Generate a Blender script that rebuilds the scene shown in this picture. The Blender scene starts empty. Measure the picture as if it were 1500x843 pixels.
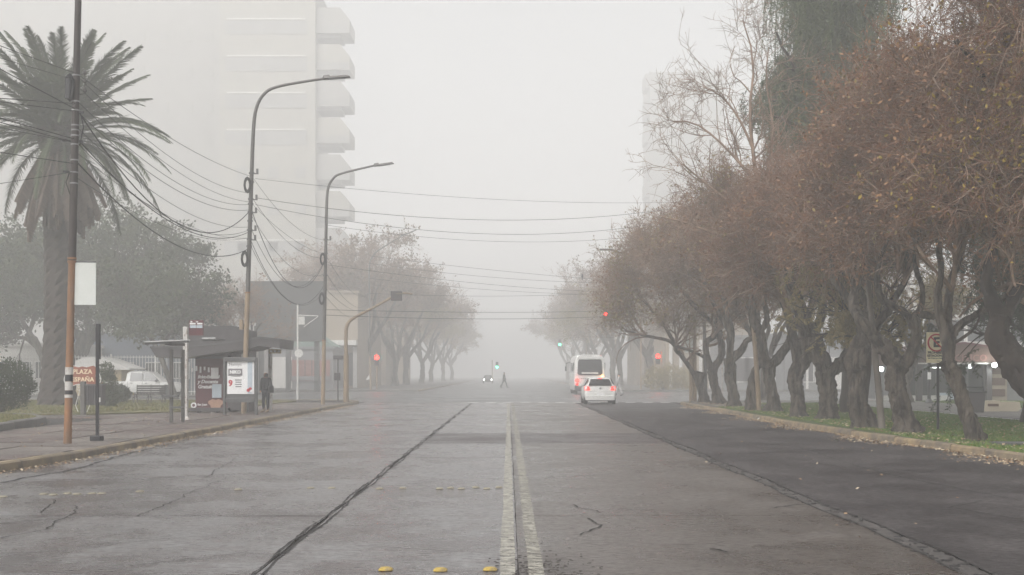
import bpy, math, random
import numpy as np
from mathutils import Vector, Matrix

scene = bpy.context.scene
COL = scene.collection
R = math.radians
rnd = random.Random(7)

# ------------------------------------------------------------------ camera
F, CX, CY, CH = 1800.0, 745.0, 548.0, 1.62      # focal length in photo pixels, vanishing point, eye height
cam_d = bpy.data.cameras.new('camera')
cam = bpy.data.objects.new('camera', cam_d)
COL.objects.link(cam)
cam.location = (0, 0, CH)
cam.rotation_euler = (R(90), 0, 0)
cam_d.sensor_width = 36
cam_d.lens = 36 * F / 1500
cam_d.shift_x = (750 - CX) / 1500
cam_d.shift_y = (CY - 421.5) / 1500
cam_d.clip_start = 0.1
cam_d.clip_end = 3000
scene.camera = cam

# ------------------------------------------------------------------ sky, sun, exposure
SUN_EL, SUN_ROT = R(45), R(215)
world = bpy.data.worlds.new("World")
scene.world = world
world.use_nodes = True
wn, wl = world.node_tree.nodes, world.node_tree.links
wn.clear()
sky = wn.new('ShaderNodeTexSky')
sky.sky_type = 'NISHITA'
sky.sun_disc = False
sky.sun_elevation = SUN_EL
sky.sun_rotation = SUN_ROT
sky.air_density = 1.0
sky.dust_density = 6.0
sky.ozone_density = 1.0
hs = wn.new('ShaderNodeHueSaturation')       # cloud deck: the blue is washed out of the sky
hs.inputs['Saturation'].default_value = 0.10
warm = wn.new('ShaderNodeMix'); warm.data_type = 'RGBA'; warm.blend_type = 'MULTIPLY'
warm.inputs[0].default_value = 1.0
warm.inputs[7].default_value = (1.0, 0.994, 0.985, 1)
bg = wn.new('ShaderNodeBackground'); bg.inputs['Strength'].default_value = 0.15
wo = wn.new('ShaderNodeOutputWorld')
wl.new(sky.outputs[0], hs.inputs['Color'])
wl.new(hs.outputs[0], warm.inputs[6])
wl.new(warm.outputs[2], bg.inputs['Color'])
wl.new(bg.outputs[0], wo.inputs['Surface'])

sun_d = bpy.data.lights.new('sun', 'SUN')
sun_d.energy = 1.15
sun_d.angle = R(40)
sun_d.color = (1.0, 0.975, 0.945)
sun = bpy.data.objects.new('sun', sun_d)
COL.objects.link(sun)
# the lamp shines from the direction given to the sky texture (rotation is measured from +Y towards +X)
sd = Vector((math.sin(SUN_ROT) * math.cos(SUN_EL), math.cos(SUN_ROT) * math.cos(SUN_EL), math.sin(SUN_EL)))
sun.rotation_euler = sd.to_track_quat('Z', 'Y').to_euler()

scene.view_settings.view_transform = 'Standard'
scene.view_settings.look = 'None'
scene.view_settings.exposure = 0.58
scene.view_settings.gamma = 1.0
scene.view_settings.use_curve_mapping = False
HAZE_DENSITY = 0.0047
cy = scene.cycles
cy.max_bounces = 8
cy.diffuse_bounces = 3
cy.glossy_bounces = 3
cy.transparent_max_bounces = 8
cy.volume_bounces = 4
cy.use_denoising = True
cy.use_adaptive_sampling = True

# ------------------------------------------------------------------ helpers
def W(px, py, Y):
    """a point at distance Y on the ray through a photo pixel"""
    return Vector(((px - CX) * Y / F, Y, CH - (py - CY) * Y / F))

def GY(py, z=0.15):
    return F * (CH - z) / (py - CY)

def GP(px, py, z=0.15):
    Y = GY(py, z)
    return Vector(((px - CX) * Y / F, Y, z))

def tag(o, label=None, cat=None, group=None, kind=None):
    if label: o['label'] = label
    if cat: o['category'] = cat
    if group: o['group'] = group
    if kind: o['kind'] = kind
    return o

def thing(name, label, cat, loc=(0, 0, 0), group=None):
    o = bpy.data.objects.new(name, None)
    COL.objects.link(o)
    o.location = loc
    o.empty_display_size = 0.2
    return tag(o, label, cat, group)

def copy_tree(o, parent=None):
    c = o.copy()
    COL.objects.link(c)
    if parent is not None: c.parent = parent
    for ch in list(o.children):
        copy_tree(ch, c)
    return c

def wloc(o):
    v = Vector(o.location)
    while o.parent is not None:
        o = o.parent
        v += o.location
    return v

def link_mesh(name, me, parent=None, loc=None):
    o = bpy.data.objects.new(name, me)
    COL.objects.link(o)
    if parent is not None: o.parent = parent
    if loc is not None: o.location = loc
    return o

class MB:
    """collects shapes; build() makes ONE mesh object. Coordinates are world when the parent is given as origin."""
    def __init__(self):
        self.v, self.f = [], []
    def poly(self, pts, faces):
        n = len(self.v)
        self.v += [tuple(p) for p in pts]
        self.f += [tuple(i + n for i in f) for f in faces]
        return self
    def box(self, c, s, rz=0.0, taper=1.0, rx=0.0, ry=0.0):
        x, y, z = s[0] / 2, s[1] / 2, s[2] / 2
        M = Matrix.Translation(c) @ Matrix.Rotation(rz, 4, 'Z') @ Matrix.Rotation(ry, 4, 'Y') @ Matrix.Rotation(rx, 4, 'X')
        P = []
        for k, t in ((-z, 1.0), (z, taper)):
            for a, b in ((-x, -y), (x, -y), (x, y), (-x, y)):
                P.append(M @ Vector((a * t, b * t, k)))
        return self.poly(P, [(3, 2, 1, 0), (4, 5, 6, 7), (0, 1, 5, 4), (1, 2, 6, 5), (2, 3, 7, 6), (3, 0, 4, 7)])
    def bbox(self, c, s, b=0.01, rz=0.0):
        """box with chamfered vertical and top edges"""
        x, y, z = s[0] / 2, s[1] / 2, s[2] / 2
        b = min(b, x * .9, y * .9, z * .9)
        M = Matrix.Translation(c) @ Matrix.Rotation(rz, 4, 'Z')
        def ring(ix, iy, k):
            return [M @ Vector(p) for p in ((-x + b + ix, -y + iy, k), (x - b - ix, -y + iy, k), (x - ix, -y + b + iy, k), (x - ix, y - b - iy, k),
                    (x - b - ix, y - iy, k), (-x + b + ix, y - iy, k), (-x + ix, y - b - iy, k), (-x + ix, -y + b + iy, k))]
        rings = [ring(0, 0, -z), ring(0, 0, z - b), ring(b * .7, b * .7, z)]
        P = sum(rings, [])
        Fc = []
        for r in range(2):
            for i in range(8):
                j = (i + 1) % 8
                Fc.append((r * 8 + i, r * 8 + j, r * 8 + 8 + j, r * 8 + 8 + i))
        Fc += [tuple(range(16, 24)), tuple(reversed(range(8)))]
        return self.poly(P, Fc)
    def tube(self, pts, r, n=8, cap=True):
        pts = [Vector(p) for p in pts]
        if not hasattr(r, '__len__'): r = [r] * len(pts)
        T = []
        for i in range(len(pts)):
            a = pts[max(i - 1, 0)]; b = pts[min(i + 1, len(pts) - 1)]
            T.append((b - a).normalized())
        ref = Vector((0, 0, 1)) if abs(T[0].z) < 0.9 else Vector((1, 0, 0))
        u = T[0].cross(ref).normalized()
        P = []
        for i, p in enumerate(pts):
            u = (u - T[i] * u.dot(T[i])).normalized()
            w = T[i].cross(u)
            for k in range(n):
                a = 2 * math.pi * k / n
                P.append(p + (u * math.cos(a) + w * math.sin(a)) * r[i])
        Fc = []
        for i in range(len(pts) - 1):
            for k in range(n):
                j = (k + 1) % n
                Fc.append((i * n + k, i * n + j, (i + 1) * n + j, (i + 1) * n + k))
        if cap:
            Fc += [tuple(reversed(range(n))), tuple(range((len(pts) - 1) * n, len(pts) * n))]
        return self.poly(P, Fc)
    def cyl(self, base, r, h, n=12, r2=None):
        b = Vector(base)
        return self.tube([b, b + Vector((0, 0, h))], [r, r if r2 is None else r2], n)
    def disc(self, c, r, depth, axis='y', n=14, r2=None):
        c = Vector(c); d = {'x': Vector((1, 0, 0)), 'y': Vector((0, 1, 0)), 'z': Vector((0, 0, 1))}[axis]
        return self.tube([c - d * depth / 2, c + d * depth / 2], [r, r if r2 is None else r2], n)
    def prism(self, pts2, a, b, plane='xz'):
        """extrude a 2D outline from a to b along the remaining axis"""
        n = len(pts2)
        def m(p, t):
            return {'xz': (p[0], t, p[1]), 'yz': (t, p[0], p[1]), 'xy': (p[0], p[1], t)}[plane]
        P = [m(p, a) for p in pts2] + [m(p, b) for p in pts2]
        return self.poly(P, [tuple(range(n)), tuple(reversed(range(n, 2 * n)))] + [(i, (i + n), (i + 1) % n + n, (i + 1) % n) for i in range(n)])
    def lathe(self, prof, c=(0, 0, 0), n=16):
        P, Fc = [], []
        for (r, z) in prof:
            for k in range(n):
                a = 2 * math.pi * k / n
                P.append((c[0] + r * math.cos(a), c[1] + r * math.sin(a), c[2] + z))
        for i in range(len(prof) - 1):
            for k in range(n):
                j = (k + 1) % n
                Fc.append((i * n + k, i * n + j, (i + 1) * n + j, (i + 1) * n + k))
        Fc += [tuple(reversed(range(n))), tuple(range((len(prof) - 1) * n, len(prof) * n))]
        return self.poly(P, Fc)
    def mesh(self, name, mat=None, off=Vector((0, 0, 0)), smooth=False):
        me = bpy.data.meshes.new(name)
        me.from_pydata([(p[0] - off.x, p[1] - off.y, p[2] - off.z) for p in self.v], [], self.f)
        if mat: me.materials.append(mat)
        me.validate(); me.update()
        if smooth:
            me.polygons.foreach_set('use_smooth', [True] * len(me.polygons))
        return me
    def build(self, name, mat, parent=None, smooth=False, kind=None, label=None):
        off = wloc(parent) if parent is not None else Vector((0, 0, 0))
        o = link_mesh(name, self.mesh(name, mat, off, smooth), parent)
        if smooth:
            try:
                m = o.modifiers.new('split', 'EDGE_SPLIT'); m.split_angle = R(40)
            except Exception: pass
        return tag(o, label, kind=kind)

def np_mesh(name, V, Fq, mat, parent=None, kind=None, off=None, smooth=False):
    """fast mesh from numpy arrays; Fq is (n,3) or (n,4)"""
    if off is None: off = wloc(parent) if parent is not None else Vector((0, 0, 0))
    V = np.asarray(V, dtype=np.float32) - np.array(off, dtype=np.float32)
    k = Fq.shape[1]
    me = bpy.data.meshes.new(name)
    me.vertices.add(len(V)); me.vertices.foreach_set('co', V.ravel())
    me.loops.add(Fq.size); me.loops.foreach_set('vertex_index', Fq.astype(np.int32).ravel())
    me.polygons.add(len(Fq))
    me.polygons.foreach_set('loop_start', np.arange(len(Fq), dtype=np.int32) * k)
    me.polygons.foreach_set('loop_total', np.full(len(Fq), k, dtype=np.int32))
    if smooth: me.polygons.foreach_set('use_smooth', np.ones(len(Fq), dtype=bool))
    me.materials.append(mat)
    me.update(calc_edges=True)
    return tag(link_mesh(name, me, parent), kind=kind)

# ------------------------------------------------------------------ materials
def mat(name, c1, c2=None, scale=3.0, rough=0.7, rough2=None, bump=0.0, bdist=0.02, bscale=None, metal=0.0, detail=6, coord='Object',
        stretch=(1, 1, 1), lo=0.35, hi=0.65, emit=None, emit_s=0.0, spec=0.5, trans=0.0, island=False):
    m = bpy.data.materials.new(name)
    m.use_nodes = True
    nt = m.node_tree; N = nt.nodes; L = nt.links
    b = N['Principled BSDF']
    b.inputs['Roughness'].default_value = rough
    b.inputs['Metallic'].default_value = metal
    b.inputs['Specular IOR Level'].default_value = spec
    if trans: b.inputs['Transmission Weight'].default_value = trans
    if emit:
        b.inputs['Emission Color'].default_value = (*emit, 1); b.inputs['Emission Strength'].default_value = emit_s
    c2 = c2 or tuple(x * 0.8 for x in c1)
    tc = N.new('ShaderNodeTexCoord'); mp = N.new('ShaderNodeMapping'); mp.inputs['Scale'].default_value = stretch
    L.new(tc.outputs[coord], mp.inputs[0])
    nz = N.new('ShaderNodeTexNoise'); nz.inputs['Scale'].default_value = scale; nz.inputs['Detail'].default_value = detail
    nz.inputs['Roughness'].default_value = 0.6
    L.new(mp.outputs[0], nz.inputs['Vector'])
    mr = N.new('ShaderNodeMapRange'); mr.inputs[1].default_value = lo; mr.inputs[2].default_value = hi
    L.new(nz.outputs[0], mr.inputs[0])
    mx = N.new('ShaderNodeMix'); mx.data_type = 'RGBA'
    mx.inputs[6].default_value = (*c1, 1); mx.inputs[7].default_value = (*c2, 1)
    if island:
        ge = N.new('ShaderNodeNewGeometry')
        L.new(ge.outputs['Random Per Island'], mx.inputs[0])
    else:
        L.new(mr.outputs[0], mx.inputs[0])
    L.new(mx.outputs[2], b.inputs['Base Color'])
    if rough2 is not None:
        mr2 = N.new('ShaderNodeMapRange'); mr2.inputs[1].default_value = lo; mr2.inputs[2].default_value = hi
        mr2.inputs[3].default_value = rough; mr2.inputs[4].default_value = rough2
        L.new(nz.outputs[0], mr2.inputs[0]); L.new(mr2.outputs[0], b.inputs['Roughness'])
    if bump:
        n2 = N.new('ShaderNodeTexNoise'); n2.inputs['Scale'].default_value = bscale or scale * 6; n2.inputs['Detail'].default_value = 5
        L.new(mp.outputs[0], n2.inputs['Vector'])
        bp = N.new('ShaderNodeBump'); bp.inputs['Strength'].default_value = bump; bp.inputs['Distance'].default_value = bdist
        L.new(n2.outputs[0], bp.inputs['Height']); L.new(bp.outputs[0], b.inputs['Normal'])
    return m

def road_mat(name, dry, dark, wet_r=(0.22, 0.6), scale=0.55, pebble=0.35, brown=(0.10, 0.065, 0.05), brown_amt=0.5, spec=0.5, bstr=0.8):
    """worn damp concrete: big mottled damp patches, aggregate, fine streaks across the driving direction"""
    m = bpy.data.materials.new(name); m.use_nodes = True
    nt = m.node_tree; N = nt.nodes; L = nt.links; b = N['Principled BSDF']
    tc = N.new('ShaderNodeTexCoord'); ge = N.new('ShaderNodeNewGeometry')
    def noise(s, d, st=(1, 1, 1), r=0.6):
        mp = N.new('ShaderNodeMapping'); mp.inputs['Scale'].default_value = st
        L.new(ge.outputs['Position'], mp.inputs[0])
        n = N.new('ShaderNodeTexNoise'); n.inputs['Scale'].default_value = s; n.inputs['Detail'].default_value = d
        n.inputs['Roughness'].default_value = r
        L.new(mp.outputs[0], n.inputs['Vector']); return n.outputs[0]
    def rng(src, a, c, lo=0.0, hi=1.0):
        q = N.new('ShaderNodeMapRange'); q.inputs[1].default_value = a; q.inputs[2].default_value = c
        q.inputs[3].default_value = lo; q.inputs[4].default_value = hi
        L.new(src, q.inputs[0]); return q.outputs[0]
    def mix(f, a, c, blend='MIX'):
        q = N.new('ShaderNodeMix'); q.data_type = 'RGBA'; q.blend_type = blend
        if isinstance(f, float): q.inputs[0].default_value = f
        else: L.new(f, q.inputs[0])
        for sock, v in ((6, a), (7, c)):
            if isinstance(v, tuple): q.inputs[sock].default_value = (*v, 1)
            else: L.new(v, q.inputs[sock])
        return q.outputs[2]
    big = noise(scale, 9, (1, 0.8, 1), 0.72)
    med = noise(3.4, 8, (0.5, 2.2, 1), 0.8)
    fine = noise(14, 6, (0.7, 1.3, 1), 0.72)
    vor = N.new('ShaderNodeTexVoronoi'); vor.inputs['Scale'].default_value = 55
    L.new(ge.outputs['Position'], vor.inputs['Vector'])
    c = mix(rng(big, 0.40, 0.57), dry, dark)
    c = mix(rng(med, 0.46, 0.66, 0, brown_amt), c, brown)
    c = mix(rng(fine, 0.47, 0.62, 0, 0.75), c, tuple(x * 0.45 for x in dark))
    c = mix(rng(vor.outputs['Distance'], 0.0, 0.28, pebble, 0.0), c, tuple(min(1, x * 2.1) for x in dry))
    # mud soaked hollow in the middle of the near road
    dm = N.new('ShaderNodeVectorMath'); dm.operation = 'DISTANCE'; dm.inputs[1].default_value = (0.3, 3.4, 0)
    mp2 = N.new('ShaderNodeMapping'); mp2.inputs['Scale'].default_value = (1, 0.35, 1); L.new(ge.outputs['Position'], mp2.inputs[0]); L.new(mp2.outputs[0], dm.inputs[0])
    ds = N.new('ShaderNodeMath'); ds.operation = 'MULTIPLY_ADD'; L.new(med, ds.inputs[0]); ds.inputs[1].default_value = 0.9; L.new(dm.outputs['Value'], ds.inputs[2])
    c = mix(rng(ds.outputs[0], 0.62, 1.0, 0.92, 0.0), c, (0.03, 0.02, 0.014))
    L.new(c, b.inputs['Base Color'])
    b.inputs['Specular IOR Level'].default_value = spec
    rr = rng(big, 0.36, 0.62, wet_r[1], wet_r[0])
    ad = N.new('ShaderNodeMath'); ad.operation = 'MULTIPLY_ADD'
    L.new(rng(fine, 0.3, 0.7, -0.5, 0.5), ad.inputs[0]); ad.inputs[1].default_value = 0.22; L.new(rr, ad.inputs[2])
    L.new(ad.outputs[0], b.inputs['Roughness'])
    hm = N.new('ShaderNodeMath'); hm.operation = 'MULTIPLY_ADD'
    L.new(fine, hm.inputs[0]); hm.inputs[1].default_value = 0.8; hs_ = N.new('ShaderNodeMath'); hs_.operation = 'MULTIPLY'; hs_.inputs[1].default_value = 0.45; L.new(med, hs_.inputs[0]); L.new(hs_.outputs[0], hm.inputs[2])
    hm2 = N.new('ShaderNodeMath'); hm2.operation = 'MULTIPLY_ADD'
    L.new(vor.outputs['Distance'], hm2.inputs[0]); hm2.inputs[1].default_value = -0.3; L.new(hm.outputs[0], hm2.inputs[2])
    bp = N.new('ShaderNodeBump'); bp.inputs['Strength'].default_value = bstr; bp.inputs['Distance'].default_value = 0.018
    L.new(hm2.outputs[0], bp.inputs['Height']); L.new(bp.outputs[0], b.inputs['Normal'])
    return m

def paint_mat(name, col, wear_lo=0.42, wear_hi=0.58):
    m = mat(name, col, tuple(x * .75 for x in col), scale=9, rough=0.55, bump=0.3)
    nt = m.node_tree; N = nt.nodes; L = nt.links; b = N['Principled BSDF']
    ge = N.new('ShaderNodeNewGeometry'); n = N.new('ShaderNodeTexNoise'); n.inputs['Scale'].default_value = 7; n.inputs['Detail'].default_value = 9
    n.inputs['Roughness'].default_value = 0.78
    mp = N.new('ShaderNodeMapping'); mp.inputs['Scale'].default_value = (1.0, 1.5, 1)
    L.new(ge.outputs['Position'], mp.inputs[0]); L.new(mp.outputs[0], n.inputs['Vector'])
    q = N.new('ShaderNodeMapRange'); q.inputs[1].default_value = wear_lo; q.inputs[2].default_value = wear_hi
    L.new(n.outputs[0], q.inputs[0]); L.new(q.outputs[0], b.inputs['Alpha'])
    return m

M = {}
M['concrete'] = road_mat('road_concrete', (0.21, 0.207, 0.21), (0.065, 0.056, 0.057), (0.16, 0.42), 0.5, 0.3, (0.075, 0.045, 0.042), 0.95, spec=.7, bstr=.5)
M['concrete_b'] = road_mat('road_concrete_right', (0.13, 0.114, 0.104), (0.06, 0.048, 0.042), (0.22, 0.46), 0.5, 0.5, (0.055, 0.037, 0.028), 0.9, spec=.5, bstr=.5)
M['concrete_patch'] = road_mat('road_patch', (0.065, 0.05, 0.05), (0.04, 0.03, 0.031), (0.28, 0.5), 0.8, 0.15, (0.06, 0.04, 0.04), 0.6)
M['asphalt'] = road_mat('smooth_asphalt', (0.085, 0.075, 0.075), (0.030, 0.025, 0.026), (0.45, 0.68), 0.45, 0.2, (0.045, 0.036, 0.036), 0.3, spec=0.3)
M['cross_road'] = road_mat('cross_street_concrete', (0.14, 0.14, 0.14), (0.08, 0.08, 0.08), (0.25, 0.5), 0.3, 0.2, (0.1, 0.09, 0.08), 0.3)
M['tar'] = mat('tar', (0.012, 0.011, 0.011), (0.03, 0.027, 0.026), 8, 0.6, 0.85, bump=0.6)
M['joint'] = mat('joint_dirt', (0.02, 0.018, 0.017), (0.05, 0.045, 0.04), 6, 0.9, bump=0.6)
M['rubble'] = mat('broken_edge', (0.03, 0.027, 0.026), (0.09, 0.08, 0.075), 7, 0.7, 0.9, bump=1.0, bscale=30)
M['paint_w'] = paint_mat('worn_white_paint', (0.46, 0.44, 0.38), 0.36, 0.58)
M['paint_w2'] = paint_mat('faded_white_paint', (0.42, 0.40, 0.34), 0.40, 0.58)
M['paint_far'] = mat('white_road_paint', (0.85, 0.85, 0.82), (0.7, 0.7, 0.68), 2, 0.5)
M['kerb'] = mat('kerb_stone', (0.27, 0.21, 0.13), (0.13, 0.11, 0.09), 2.5, 0.75, bump=0.5, bscale=18)
M['kerb_y'] = mat('kerb_worn_yellow', (0.34, 0.25, 0.14), (0.16, 0.125, 0.09), 3.5, 0.7, bump=0.5, bscale=18)
M['pave'] = road_mat('pavement_slab', (0.21, 0.185, 0.165), (0.12, 0.10, 0.09), (0.45, 0.75), 0.8, 0.1, (0.13, 0.09, 0.07), 0.4)
M['pave_b'] = road_mat('pavement_slab_red', (0.17, 0.13, 0.115), (0.10, 0.075, 0.07), (0.4, 0.7), 0.8, 0.1, (0.11, 0.07, 0.055), 0.4)
M['path'] = mat('path_concrete', (0.15, 0.142, 0.13), (0.09, 0.085, 0.08), 1.5, 0.7, bump=0.3)
M['soil'] = mat('ground_soil', (0.13, 0.11, 0.07), (0.07, 0.075, 0.03), 0.7, 0.95, bump=0.6, bscale=14)
M['turf'] = mat('turf', (0.045, 0.085, 0.015), (0.07, 0.08, 0.025), 1.2, 0.95, bump=0.8, bscale=20)
M['turf_dry'] = mat('dry_turf', (0.16, 0.13, 0.05), (0.09, 0.10, 0.035), 0.5, 0.95, bump=0.8, bscale=16)
M['grass'] = mat('grass_blades', (0.07, 0.15, 0.018), (0.15, 0.19, 0.035), 1, 0.8, island=True)
M['grass_dry'] = mat('grass_blades_dry', (0.19, 0.16, 0.06), (0.09, 0.11, 0.03), 1, 0.85, island=True)
M['litter'] = mat('fallen_leaves', (0.26, 0.14, 0.06), (0.50, 0.42, 0.30), 1, 0.8, island=True)
M['paper'] = mat('scrap_paper', (0.7, 0.68, 0.64), (0.5, 0.48, 0.44), 5, 0.8)
M['bark'] = mat('bark', (0.105, 0.087, 0.068), (0.026, 0.02, 0.016), 3.6, 0.95, bump=1.0, bdist=.14, bscale=7, detail=9, stretch=(1.6, 1.6, 0.45), lo=.42, hi=.60)
M['bark_pale'] = mat('bark_pale', (0.17, 0.15, 0.125), (0.08, 0.065, 0.055), 2.2, 0.95, bump=1.0, bscale=14, stretch=(1, 1, 0.35))
M['bark_dark'] = mat('bark_dark', (0.06, 0.045, 0.036), (0.02, 0.015, 0.012), 2.2, 0.95, bump=1.0, bscale=14, stretch=(1, 1, 0.35))
M['branch'] = mat('pale_branches', (0.34, 0.235, 0.17), (0.13, 0.09, 0.065), 1.5, 0.9)
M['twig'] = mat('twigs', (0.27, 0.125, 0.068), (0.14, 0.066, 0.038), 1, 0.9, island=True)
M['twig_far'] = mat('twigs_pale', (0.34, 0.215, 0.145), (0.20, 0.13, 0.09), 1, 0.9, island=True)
M['leaf_brown'] = mat('leaves_brown', (0.25, 0.135, 0.062), (0.17, 0.085, 0.045), 1, 0.85, island=True)
M['leaf_pale'] = mat('leaves_pale_brown', (0.24, 0.165, 0.115), (0.15, 0.105, 0.075), 1, 0.85, island=True)
M['leaf_olive'] = mat('leaves_olive', (0.28, 0.21, 0.08), (0.15, 0.13, 0.05), 1, 0.8, island=True)
M['leaf_yellow'] = mat('leaves_yellow', (0.34, 0.23, 0.03), (0.17, 0.13, 0.025), 1, 0.8, island=True)
M['leaf_green'] = mat('leaves_green', (0.035, 0.052, 0.02), (0.06, 0.07, 0.028), 1, 0.75, island=True)
M['leaf_willow'] = mat('leaves_willow', (0.085, 0.115, 0.035), (0.022, 0.036, 0.013), 1, 0.75, island=True)
M['leaf_dark'] = mat('leaves_dark', (0.022, 0.035, 0.014), (0.04, 0.055, 0.02), 1, 0.75, island=True)
M['palm_bark'] = mat('palm_bark', (0.06, 0.048, 0.042), (0.028, 0.022, 0.02), 4, 0.95, bump=0.8)
M['frond'] = mat('palm_frond', (0.026, 0.042, 0.014), (0.055, 0.072, 0.024), 1, 0.7, island=True)
M['frond_dead'] = mat('palm_frond_dead', (0.16, 0.115, 0.085), (0.095, 0.07, 0.055), 1, 0.9, island=True)
M['cable'] = mat('cable_black', (0.012, 0.012, 0.012), (0.02, 0.02, 0.02), 2, 0.6)
M['pole_dark'] = mat('pole_dark_paint', (0.045, 0.035, 0.032), (0.03, 0.024, 0.022), 3, 0.6, bump=0.2)
M['pole_orange'] = mat('pole_orange_rust', (0.30, 0.14, 0.06), (0.15, 0.095, 0.06), 1.6, 0.7, stretch=(2, 2, 0.6), bump=0.3)
M['pole_beige'] = mat('pole_beige', (0.30, 0.22, 0.14), (0.21, 0.155, 0.105), 2.6, 0.7, stretch=(2, 2, 0.6), bump=0.2)
M['pole_grey'] = mat('pole_grey_metal', (0.12, 0.115, 0.11), (0.08, 0.075, 0.07), 3, 0.5, metal=0.3)
M['steel'] = mat('galvanised_steel', (0.28, 0.28, 0.28), (0.2, 0.2, 0.2), 5, 0.5, metal=0.3)
M['white'] = mat('white_painted_metal', (0.72, 0.72, 0.70), (0.6, 0.59, 0.56), 4, 0.5)
M['white_worn'] = mat('white_paint_worn', (0.50, 0.485, 0.465), (0.32, 0.27, 0.24), 9, 0.6, lo=0.5, hi=0.62)
M['blank'] = mat('blank_banner', (0.60, 0.62, 0.60), (0.55, 0.57, 0.54), 1.5, 0.5)
M['black'] = mat('black_metal', (0.014, 0.014, 0.018), (0.022, 0.022, 0.026), 4, 0.45)
M['rubber'] = mat('tyre_rubber', (0.02, 0.02, 0.02), (0.03, 0.03, 0.03), 8, 0.85)
M['charcoal'] = mat('charcoal_cladding', (0.07, 0.063, 0.065), (0.05, 0.045, 0.047), 2, 0.55)
M['grey_metal'] = mat('grey_frame', (0.10, 0.10, 0.10), (0.075, 0.075, 0.075), 4, 0.5, metal=0.2)
M['glass'] = mat('dark_glass', (0.03, 0.035, 0.038), (0.04, 0.045, 0.048), 1, 0.08, spec=0.8)
M['glass_car'] = mat('tinted_car_glass', (0.02, 0.022, 0.024), (0.03, 0.032, 0.034), 1, 0.06, spec=0.8)
M['sign_red'] = mat('sign_brick_red', (0.30, 0.075, 0.035), (0.22, 0.06, 0.03), 5, 0.6)
M['sign_maroon'] = mat('sign_maroon', (0.10, 0.015, 0.022), (0.07, 0.012, 0.018), 3, 0.5)
M['cream'] = mat('cream_lettering', (0.80, 0.66, 0.46), (0.7, 0.58, 0.4), 6, 0.6)
M['print_white'] = mat('white_print', (0.78, 0.78, 0.78), (0.7, 0.7, 0.7), 6, 0.6)
M['print_grey'] = mat('grey_print', (0.20, 0.19, 0.2), (0.16, 0.15, 0.16), 6, 0.6)
M['print_red'] = mat('red_print', (0.5, 0.03, 0.04), (0.4, 0.03, 0.04), 6, 0.6)
M['print_blue'] = mat('pale_blue_print', (0.46, 0.52, 0.57), (0.4, 0.46, 0.51), 6, 0.6)
M['skin'] = mat('skin', (0.42, 0.25, 0.17), (0.36, 0.2, 0.14), 5, 0.6)
M['car_white'] = mat('white_car_paint', (0.66, 0.66, 0.64), (0.56, 0.56, 0.54), 1.2, 0.25)
M['lamp_red'] = mat('red_tail_lamp', (0.55, 0.02, 0.02), (0.4, 0.02, 0.02), 4, 0.25, emit=(1.0, 0.05, 0.03), emit_s=1.2)
M['go_red'] = mat('red_signal_lens', (0.8, 0.03, 0.02), (0.6, 0.02, 0.02), 4, 0.3, emit=(1.0, 0.012, 0.008), emit_s=14)
M['go_green'] = mat('green_signal_lens', (0.05, 0.7, 0.3), (0.05, 0.6, 0.3), 4, 0.3, emit=(0.12, 1.0, 0.55), emit_s=6)
M['amber'] = mat('amber_lamp', (0.8, 0.35, 0.05), (0.7, 0.3, 0.05), 4, 0.3, emit=(1.0, 0.45, 0.08), emit_s=9)
M['lamp_white'] = mat('lit_white_lamp', (0.9, 0.9, 0.9), (0.8, 0.8, 0.8), 4, 0.3, emit=(0.95, 1.0, 0.97), emit_s=12)
M['tube_white'] = mat('lit_strip_lamp', (0.9, 0.9, 0.9), (0.8, 0.8, 0.8), 4, 0.3, emit=(0.92, 1.0, 0.97), emit_s=3)
M['cloth_black'] = mat('black_cloth', (0.02, 0.02, 0.022), (0.03, 0.03, 0.032), 9, 0.9, bump=0.3)
M['cloth_jean'] = mat('dark_trousers', (0.022, 0.024, 0.03), (0.03, 0.032, 0.04), 9, 0.9, bump=0.3)
M['cloth_pale'] = mat('pale_cloth', (0.45, 0.43, 0.42), (0.36, 0.35, 0.35), 9, 0.9, bump=0.3)
M['boot'] = mat('tan_boot', (0.32, 0.23, 0.16), (0.25, 0.18, 0.12), 6, 0.8)
M['hair'] = mat('dark_hair', (0.015, 0.011, 0.01), (0.03, 0.02, 0.018), 20, 0.6)
M['stud'] = mat('yellow_ceramic', (0.44, 0.31, 0.06), (0.16, 0.13, 0.09), 12, 0.45, lo=0.5, hi=0.7)
M['stud_pale'] = mat('pale_ceramic', (0.36, 0.32, 0.22), (0.2, 0.18, 0.14), 12, 0.5)
def wall(name, a, b): M[name] = mat(name, a, b, 0.5, 0.85, bump=0.15, bscale=6)
wall('tower_wall', (0.28, 0.265, 0.225), (0.24, 0.23, 0.2)); wall('tower_band', (0.25, 0.242, 0.225), (0.22, 0.213, 0.2))
wall('tower_light', (0.55, 0.54, 0.51), (0.5, 0.49, 0.46)); wall('tower_grey', (0.24, 0.235, 0.22), (0.2, 0.195, 0.185))
wall('dark_wall', (0.06, 0.06, 0.06), (0.05, 0.05, 0.05)); wall('beige_wall', (0.30, 0.25, 0.19), (0.25, 0.21, 0.165))
wall('grey_wall', (0.20, 0.20, 0.205), (0.16, 0.16, 0.165)); wall('white_wall', (0.62, 0.61, 0.58), (0.52, 0.51, 0.49))
wall('blue_roof', (0.15, 0.18, 0.23), (0.12, 0.145, 0.19)); wall('green_roof', (0.16, 0.23, 0.20), (0.13, 0.18, 0.16))
wall('brown_fascia', (0.11, 0.065, 0.05), (0.085, 0.052, 0.042)); wall('yellow_wall', (0.42, 0.32, 0.16), (0.34, 0.27, 0.15))
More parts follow.
